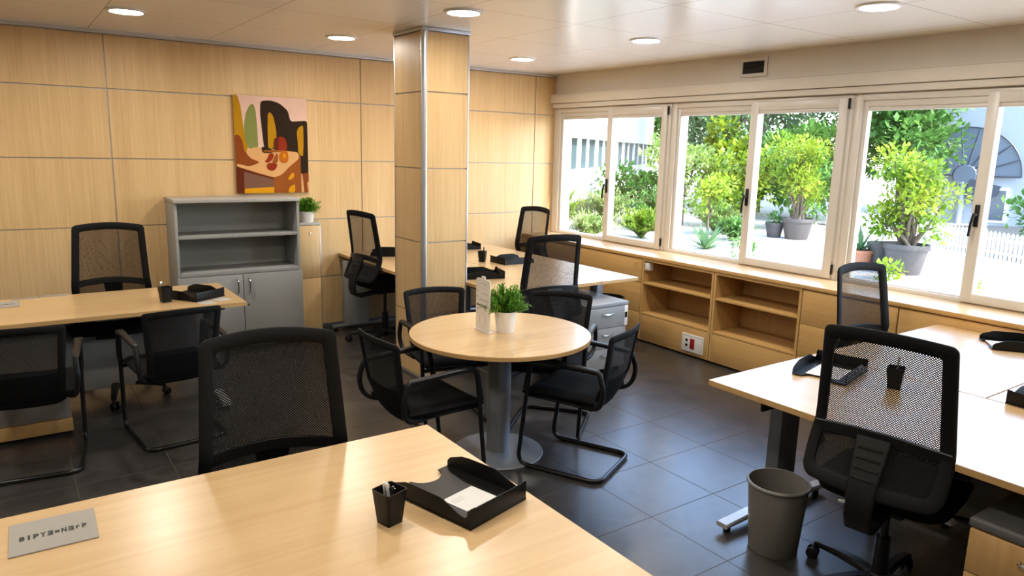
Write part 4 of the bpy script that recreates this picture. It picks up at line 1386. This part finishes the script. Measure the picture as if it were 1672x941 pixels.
def potted_shrub(name, label, x, y, r, h, blobs, n, size, mat, seed, cat='plant'):
    t = thing(name, label, cat, gp(x, y))
    m = MB(); planter(m, r, h); m.build('planter', POT_G, t)
    m = MB(); m.lathe([(0, h * .90), (r * .9, h * .89)], n=20); m.build('soil', SOIL, t)
    rr = random.Random(seed); m = MB()
    for c, rad in blobs:
        base = Vector((rr.uniform(-.3, .3) * r, rr.uniform(-.3, .3) * r, h * .88)); c = Vector(c)
        mid = base.lerp(c, .55) + Vector((rr.uniform(-.08, .08), rr.uniform(-.08, .08), .05))
        m.tube(fillet([base, mid, c], .25), [.028 - .018 * k / 8 for k in range(9)], 7)
    m.build('stems', BARK, t)
    m = MB(); leaves(m, blobs, n, size, rr); m.build('foliage', mat, t, recalc=False)
    return t

def blob_set(seed, n, R, z0, z1, br):
    rr = random.Random(seed); out = []
    for k in range(n):
        a = 2 * pi * k / n + rr.uniform(-.4, .4); q = R * rr.uniform(.2, 1)
        z = rr.uniform(z0, z1)
        out.append(((cos(a) * q, sin(a) * q, z), (br * rr.uniform(.7, 1.2),) * 2 + (br * rr.uniform(.6, 1.0),)))
    return out
potted_shrub('potted_shrub', 'large yellow green shrub in a grey planter seen through the middle window', 11.5, 7.55, .36, .50,
             blob_set(11, 15, .60, .95, 2.15, .36), 3400, .105, LEAF_Y, 1)
potted_shrub('potted_shrub', 'large bushy shrub in a grey planter seen through the right window', 9.42, 4.60, .36, .52,
             blob_set(12, 18, .56, .80, 1.95, .34), 3800, .10, LEAF_Y, 2)
t = thing('planter_pot', 'smaller pale grey planter left of the middle window shrub', 'planter', gp(11.37, 7.92)); m = MB(); planter(m, .22, .36); m.build('pot', POT_G, t)
m = MB(); leaves(m, [((0, 0, .44), (.2, .2, .16))], 120, .1, random.Random(4)); m.build('foliage', LEAF_G, t, recalc=False)
t = thing('planter_pot', 'smaller dark grey planter left of the right window shrub', 'planter', gp(9.62, 5.02)); m = MB(); planter(m, .25, .46); m.build('pot', POT_G, t)
m = MB(); m.lathe([(0, .41), (.22, .405)], n=20); m.build('soil', SOIL, t)

def rosette(label, x, y, n, L, seed, pot=None, z=0.0, mat=None):
    t = thing('agave_plant', label, 'plant', gp(x, y)); rr = random.Random(seed)
    if pot:
        m = MB(); planter(m, pot, pot * 1.3); m.build('planter', POT_R, t); z = pot * 1.2
    m = MB()
    for k in range(n):
        a = 2 * pi * k * .382 + rr.uniform(-.1, .1); el = .25 + 1.1 * k / n
        d = Vector((cos(a) * cos(el), sin(a) * cos(el), sin(el)))
        s = d.cross(Vector((0, 0, 1))).normalized(); l = L * rr.uniform(.8, 1.1)
        P = [Vector((0, 0, z)) + d * l * f + Vector((0, 0, -.18 * l * f * f)) for f in (0, .35, .7, 1)]
        w = [.03, .035, .022, .002]
        V = [(m.v(p - s * w_ * L * 1.6), m.v(p + Vector((0, 0, -.012)) * 1, ), m.v(p + s * w_ * L * 1.6)) for p, w_ in zip(P, w)]
        for A, B in zip(V, V[1:]):
            m.face([A[0], A[1], B[1], B[0]]); m.face([A[1], A[2], B[2], B[1]])
    m.build('leaves', mat or LEAF_D, t, recalc=False)
    return t
rosette('spiky agave growing from the ground, seen low in the middle window', 8.85, 7.35, 20, .85, 1)
rosette('spiky agave in a terracotta planter, low at the left of the right window', 9.45, 5.22, 18, .55, 2, pot=.24)

def tree(name, label, x, y, h, crown, n, size, mat, seed, trunk=.09, group=None, g=None):
    t = thing(name, label, 'tree' if h > 1.7 else 'shrub', (x, y, GZ), 0, group); rr = random.Random(seed)
    m = MB()
    top = Vector((0, 0, h * .75))
    m.tube(fillet([(0, 0, 0), (rr.uniform(-.1, .1) * h * .3, rr.uniform(-.1, .1) * h * .3, h * .4), top], h * .15), [trunk * (1 - .06 * k) for k in range(9)], 9)
    for c, r in crown:
        m.tube([(0, 0, h * .42), Vector((0, 0, h * .42)).lerp(Vector(c), .6) + Vector((0, 0, .06 * h)), c], [trunk * .45, trunk * .3, trunk * .15], 6)
    m.build('trunk', BARK, t)
    m = MB(); leaves(m, crown, n, size, rr); m.build('foliage', mat, t, recalc=False)
    return t
def crown(seed, n, R, z0, z1, br):
    return blob_set(seed, n, R, z0, z1, br)
# young trees and shrubs near the terrace
tree('young_tree', 'young slim tree with yellow green crown, left pane of the middle window', 9.0 * K, 7.44 * K, 1.55, crown(21, 8, .38, 1.05, 1.55, .28), 650, .12, LEAF_Y, 21, trunk=.022)
tree('sapling', 'thin leafy sapling rising before the middle window handle', 8.2 * K * .8, 6.2 * K * .8, 1.0, crown(22, 7, .13, .35, .95, .13), 160, .09, LEAF_G, 22, trunk=.010)
SHR = [(7.4, 10.3, .95, .80, 'feathery yellow green shrub at the far left of the corner window'), (8.25, 10.2, 1.0, .80, 'pale feathery shrub left of the corner window handle'),
       (9.1, 9.9, 1.05, .85, 'pale green shrub right of the corner window handle'), (9.9, 9.5, .95, .75, 'low shrub at the right of the corner window'), (7.9, 9.0, .55, .60, 'low grassy shrub at the foot of the corner window, left pane'),
       (8.9, 8.8, .6, .6, 'low grassy shrub at the foot of the corner window, right pane'), (10.6, 8.6, .7, .6, 'low flowering shrub between the corner and middle windows'), (10.2, 7.9, .45, .45, 'small pale shrub low at the left of the middle window')]
for k, (x, y, h, r, lab) in enumerate(SHR):
    rr0 = random.Random(300 + k); t = thing('garden_shrub', lab, 'shrub', (x * K, y * K, GZ), 0, 'shrubs in the terrace beds')
    m = MB(); m2 = []
    for q in range(80):
        a = rr0.uniform(0, 2 * pi); sp = rr0.uniform(.1, 1.0) * 1.35; L = h * rr0.uniform(.55, 1.25)
        tip = Vector((cos(a) * r * sp, sin(a) * r * sp, L * (1 - .22 * sp))); mid = Vector((cos(a) * r * sp * .35, sin(a) * r * sp * .35, L * .62))
        pts = fillet([(0, 0, 0), mid, tip], .4, 6)
        m.tube(pts, [.008 - .0007 * i for i in range(len(pts))], 4); m2.append(pts)
    m.build('stems', BARK, t)
    m = MB()
    for pts in m2:
        for i in range(1, len(pts)):
            for q in range(5):
                p = pts[i - 1].lerp(pts[i], rr0.random()); d = (pts[i] - pts[i - 1]).normalized()
                d = (d * .5 + Vector((rr0.uniform(-1, 1), rr0.uniform(-1, 1), rr0.uniform(-.4, .7)))).normalized()
                leaf_blade(m, p, d, rr0.uniform(.10, .20), .016, rr0.uniform(-.2, .6))
    m.build('foliage', (LEAF_P, LEAF_Y, LEAF_P, LEAF_G)[k % 4], t, recalc=False)
# tall trees behind
TR = [(22.0, 18.1, 6.4, 2.2, LEAF_D, 'tall blue green tree at the left of the middle window'), (21.5, 15.8, 7.0, 2.8, LEAF_D, 'tall tree filling the middle window beside its handle'),
      (22.5, 12.9, 6.8, 2.5, LEAF_G, 'tall green tree behind the potted shrub of the middle window'), (21.6, 10.85, 5.8, 1.8, LEAF_G, 'leafy tree left of the pale house in the right window'),
      (24.5, 24.5, 6.5, 2.6, LEAF_G, 'tree at the end of the white building, corner window'), (19.2, 15.0, 3.2, 1.3, LEAF_Y, 'bright yellow green tree in the middle window'),
      (19.5, 12.9, 3.0, 1.4, LEAF_G, 'bushy green tree behind the fence of the middle window'),
      (27.5, 20.0, 9.0, 3.0, LEAF_G, 'tall background tree behind the left pane of the middle window'), (29.0, 17.0, 9.5, 3.0, LEAF_D, 'tall background tree behind the right pane of the middle window'),
      (26.5, 24.0, 8.0, 2.6, LEAF_D, 'background tree beyond the end of the white building'), (30.5, 15.2, 9.0, 2.8, LEAF_G, 'background tree left of the pale house')]
for k, (x, y, h, r, mat, lab) in enumerate(TR):
    tree('garden_tree', lab, x, y, h, crown(50 + k, 16, r * .75, h * .28, h * .97, r * .48), 5200, .23, mat, 50 + k, trunk=.16, group='trees behind the terrace')
tree('garden_tree', 'branching leafy tree hanging over the fence at the right edge', 15.6, 4.25, 3.6, [((.1, -.2, 2.2), (.9, .9, .45)), ((-.2, .35, 2.75), (.7, .7, .35)), ((.2, -.6, 3.1), (.8, .8, .5)), ((0, .5, 1.95), (.55, .55, .25)), ((0, .2, 3.7), (.5, .6, .35)), ((.1, -.5, 3.9), (.6, .8, .4))], 2600, .16, LEAF_G, 71, trunk=.05)
tree('garden_shrub', 'dense green shrub behind the white fence at the right edge', 17.0, 5.2, 1.5, crown(72, 10, .8, .5, 1.5, .6), 2200, .15, LEAF_G, 72, trunk=.05)
tree('garden_seedling', 'tiny seedling on the gravel in the right pane of the right window', 9.55 * K * .86, 3.78 * K * .86, .30, [((0, 0, .2), (.09, .09, .12))], 40, .08, LEAF_Y, 73, trunk=.006)
tree('garden_seedling', 'bright low seedling at the foot of the right window planter', 8.7 * K, 4.42 * K, .26, [((0, 0, .16), (.26, .26, .14))], 150, .10, LEAF_Y, 74, trunk=.006)

# white picket fence
WHITE_F = plain('white_fence_paint', (.80, .79, .78), rough=.5)
f0, f1 = Vector(gp(11.30, 3.45)), Vector(gp(13.9, 8.40))
dirv = (f1 - f0); FL = dirv.length; ang = atan2(dirv.y, dirv.x)
t = thing('picket_fence', 'low white picket fence along the back edge of the terrace', 'fence', f0, ang)
N = int(FL / .108)
N = min(N, 95)
m = MB(); m.prism([(-.030, .05), (.030, .05), (.030, .55), (0, .59), (-.030, .55)], -.010, .010, 'XZ'); pk = m.build('picket', WHITE_F, t, smooth=False); pk.location = (.054, 0, 0)
for k in range(1, N):
    q = pk.copy(); COL.objects.link(q); q.parent = t; q.location = (.054 + FL * k / N, 0, 0)
for z in (.16, .42):
    m = MB(); m.box(0, FL, .011, .032, z, z + .05); m.build('rail', WHITE_F, t, smooth=False)
for k in range(5):
    m = MB(); x = FL * k / 4; m.box(x - .03, x + .03, .033, .085, 0, .62); m.build('post', WHITE_F, t, smooth=False)

# white building with a ribbon window, left
WHITE_B = plain('white_render', (.74, .73, .72), rough=.85, var=.03, scale=.8)
PANE_B = plain('bluish_window_glass', (.030, .055, .060), rough=.5, spec=.15, var=.35, scale=.7)
DARK_B = plain('grey_recess_wall', (.05, .048, .048), rough=.9)
t = thing('building', 'white building with a long ribbon of windows, seen through the corner window', 'building', (11.34, 13.98, 0), atan2(8.58, 11.86))
BL = 14.64
m = MB(); m.box(-2.6, BL, 0, 8, 2.08, 5.2); m.build('upper_band', WHITE_B, t, smooth=False)
m = MB(); m.box(-2.6, BL, 0, 8, .42, 1.26); m.build('lower_band', WHITE_B, t, smooth=False)
m = MB(); m.box(-2.6, BL - .2, .20, 7.8, 1.24, 2.10); m.build('glazing', PANE_B, t, smooth=False)
for k in range(16):
    x = -2.3 + k * 1.09
    if x < BL:
        m = MB(); m.box(x, x + (.14 if k % 2 else .30), .15, .22, 1.24, 2.1); m.build('mullion', WHITE_B, t, smooth=False)
m = MB(); m.box(-2.6, BL - .8, .7, 7, GZ, .44); m.build('ground_floor', DARK_B, t, smooth=False)

# pale house with a fan of steps and windows, right
BLUE_B = plain('pale_blue_render', (.25, .275, .315), rough=.85, var=.03, scale=.6)
t = thing('building', 'pale blue white house behind the fence in the right window', 'building', (24.2, 11.95, 0), atan2(-.96, .26))
m = MB(); m.box(0, 16, 0, 6, GZ, 7.5); m.build('walls', BLUE_B, t, smooth=False)
WINB = plain('dark_blue_window_glass', (.05, .07, .10), rough=.15, spec=.8)
for x, w_, z0, z1, nm in ((4.2, .95, .30, 1.45, 'window'), (6.3, .9, .30, 1.45, 'window'), (1.9, .8, -.1, .95, 'window')):
    m = MB(); m.box(x, x + w_, -.06, .01, z0, z1); w = m.build(nm, WHITE_B, t, smooth=False)
    m = MB(); m.box(x + .07, x + w_ - .07, -.075, -.05, z0 + .07, z1 - .07); m.build('pane', WINB, w, smooth=False)
t = thing('fan_canopy', 'large grey fan shaped canopy on the wall of the pale house', 'canopy', (24.2 + .26 * 1.55 - .12, 11.95 - .96 * 1.55, 1.30), atan2(-.96, .26))
FANM = plain('pale_grey_fan_panel', (.075, .10, .135), rough=.4, var=.1, scale=1.0); FAND = plain('fan_rib_dark', (.03, .038, .055), rough=.5)
for k in range(9):
    a0, a1 = pi * k / 9 + .02, pi * (k + 1) / 9 - .02
    m = MB(); pts = [(.35 * cos(a0), .35 * sin(a0))] + [(1.42 * cos(a0 + (a1 - a0) * j / 5), 1.42 * sin(a0 + (a1 - a0) * j / 5)) for j in range(6)] + [(.35 * cos(a1), .35 * sin(a1))]
    m.prism(pts, -.05 - .015 * k, -.02 - .015 * k, 'XZ'); m.build('fan_panel', FANM, t, smooth=False)
m = MB()
for k in range(10):
    a = pi * k / 9; m.tube([(.1 * cos(a), -.12, .1 * sin(a)), (1.45 * cos(a), -.12, 1.45 * sin(a))], .02, 6)
m.tube([(1.45 * cos(pi * k / 24), -.12, 1.45 * sin(pi * k / 24)) for k in range(25)], .025, 6); m.tube([(-1.45, -.12, 0), (1.45, -.12, 0)], .03, 6)
m.build('ribs', FAND, t)
m = MB(); m.X = Matrix.Translation((0, -.1, 0)) @ Matrix.Rotation(pi / 2, 4, 'X'); m.lathe([(0, -.06), (.30, -.06), (.34, 0), (.30, .06), (0, .06)], n=24); m.build('hub', FANM, t)
m = MB(); m.prism([(.2, -.1), (1.0, -.30), (.85, -.62), (.3, -.8), (.05, -.45)], -.2, -.1, 'XZ'); m.build('lower_vane', FAND, t, smooth=False)
m = MB(); m.tube([(-.02, -.08, -.2), (-.02, -.08, -1.5)], .09, 12); m.build('post', BLUE_B, t)

# lower ground beyond the fence
m = MB()
nv = Vector((-dirv.y, dirv.x, 0)).normalized()
if nv.x < 0: nv = -nv
q0, q1 = f0 - dirv.normalized() * 6 + nv * .35, f1 + dirv.normalized() * 1.2 + nv * .35
m.prism([(q0.x, q0.y), (q0.x + nv.x * 8.2, q0.y + nv.y * 8.2), (q1.x + nv.x * 8.2, q1.y + nv.y * 8.2), (q1.x, q1.y)], GZ, GZ + .02, 'XY')
struct(m.build('street_ground', plain('grey_asphalt', (.045, .048, .05), rough=.9, var=.15, scale=4), smooth=False))

for k, (x, y, h, r, mat, lab) in enumerate(((15.2, 13.5, 1.9, 1.2, LEAF_P, 'broad pale bush behind the young tree, left pane of the middle window'), (16.3, 12.6, 1.8, 1.1, LEAF_Y, 'broad yellow green bush behind the middle window handle'),
                                            (17.4, 11.2, 1.9, 1.2, LEAF_G, 'broad dark bush behind the potted shrub of the middle window'), (14.2, 14.6, 1.5, 1.0, LEAF_G, 'broad bush at the end of the white building'))):
    tree('garden_bush', lab, x, y, h, crown(90 + k, 12, r * .8, h * .25, h * 1.0, r * .5), 2200, .16, mat, 90 + k, trunk=.03, group='bushes behind the terrace')
# ------------------------------------------------------------------ daylight, camera, view
w = bpy.data.worlds.new('daylight'); SC.world = w; w.use_nodes = True
nt = w.node_tree
for n in list(nt.nodes): nt.nodes.remove(n)
out = nt.nodes.new('ShaderNodeOutputWorld'); bg = nt.nodes.new('ShaderNodeBackground'); sky = nt.nodes.new('ShaderNodeTexSky')
sky.sky_type = 'NISHITA'; sky.sun_disc = False; sky.sun_elevation = radians(46); sky.sun_rotation = radians(165); sky.dust_density = 1.2; sky.air_density = 1.0; sky.ozone_density = 2.0
nt.links.new(sky.outputs[0], bg.inputs['Color']); nt.links.new(bg.outputs[0], out.inputs['Surface'])
bg.inputs['Strength'].default_value = SKY_STRENGTH
sun = bpy.data.lights.new('sun', 'SUN'); so = bpy.data.objects.new('sun', sun); COL.objects.link(so)
sun.energy = SUN_ENERGY; sun.angle = radians(0.8); sun.color = (1.0, .975, .94)
sd = Vector(SUN_DIR).normalized()
so.rotation_euler = sd.to_track_quat('-Z', 'Y').to_euler(); so.location = (12, -8, 14)

f, yaw, pitch, roll, hcam = 1177.5928, 0.6152325, 0.1903240, 0.0250237, 1.75
fw = Vector((sin(yaw) * cos(pitch), cos(yaw) * cos(pitch), -sin(pitch)))
rt = Vector((cos(yaw), -sin(yaw), 0)); up = rt.cross(fw)
r2 = rt * cos(roll) + up * sin(roll); u2 = -rt * sin(roll) + up * cos(roll)
cam = bpy.data.cameras.new('camera'); co = bpy.data.objects.new('camera', cam); COL.objects.link(co)
co.matrix_world = Matrix(((r2.x, u2.x, -fw.x, 0), (r2.y, u2.y, -fw.y, 0), (r2.z, u2.z, -fw.z, hcam), (0, 0, 0, 1)))
cam.sensor_fit = 'HORIZONTAL'; cam.sensor_width = 36.0; cam.lens = f / 1672 * 36; cam.clip_start = .05; cam.clip_end = 300
SC.camera = co

vs = SC.view_settings
SC.display_settings.display_device = 'sRGB'
vs.view_transform = 'Standard'; vs.look = 'None'; vs.gamma = 1.0; vs.use_curve_mapping = False; vs.exposure = EXPOSURE
cy = SC.cycles
cy.max_bounces = 10; cy.diffuse_bounces = 6; cy.glossy_bounces = 4; cy.transmission_bounces = 6; cy.transparent_max_bounces = 24
cy.caustics_reflective = False; cy.caustics_refractive = False; cy.sample_clamp_indirect = 6.0
cy.use_denoising = True
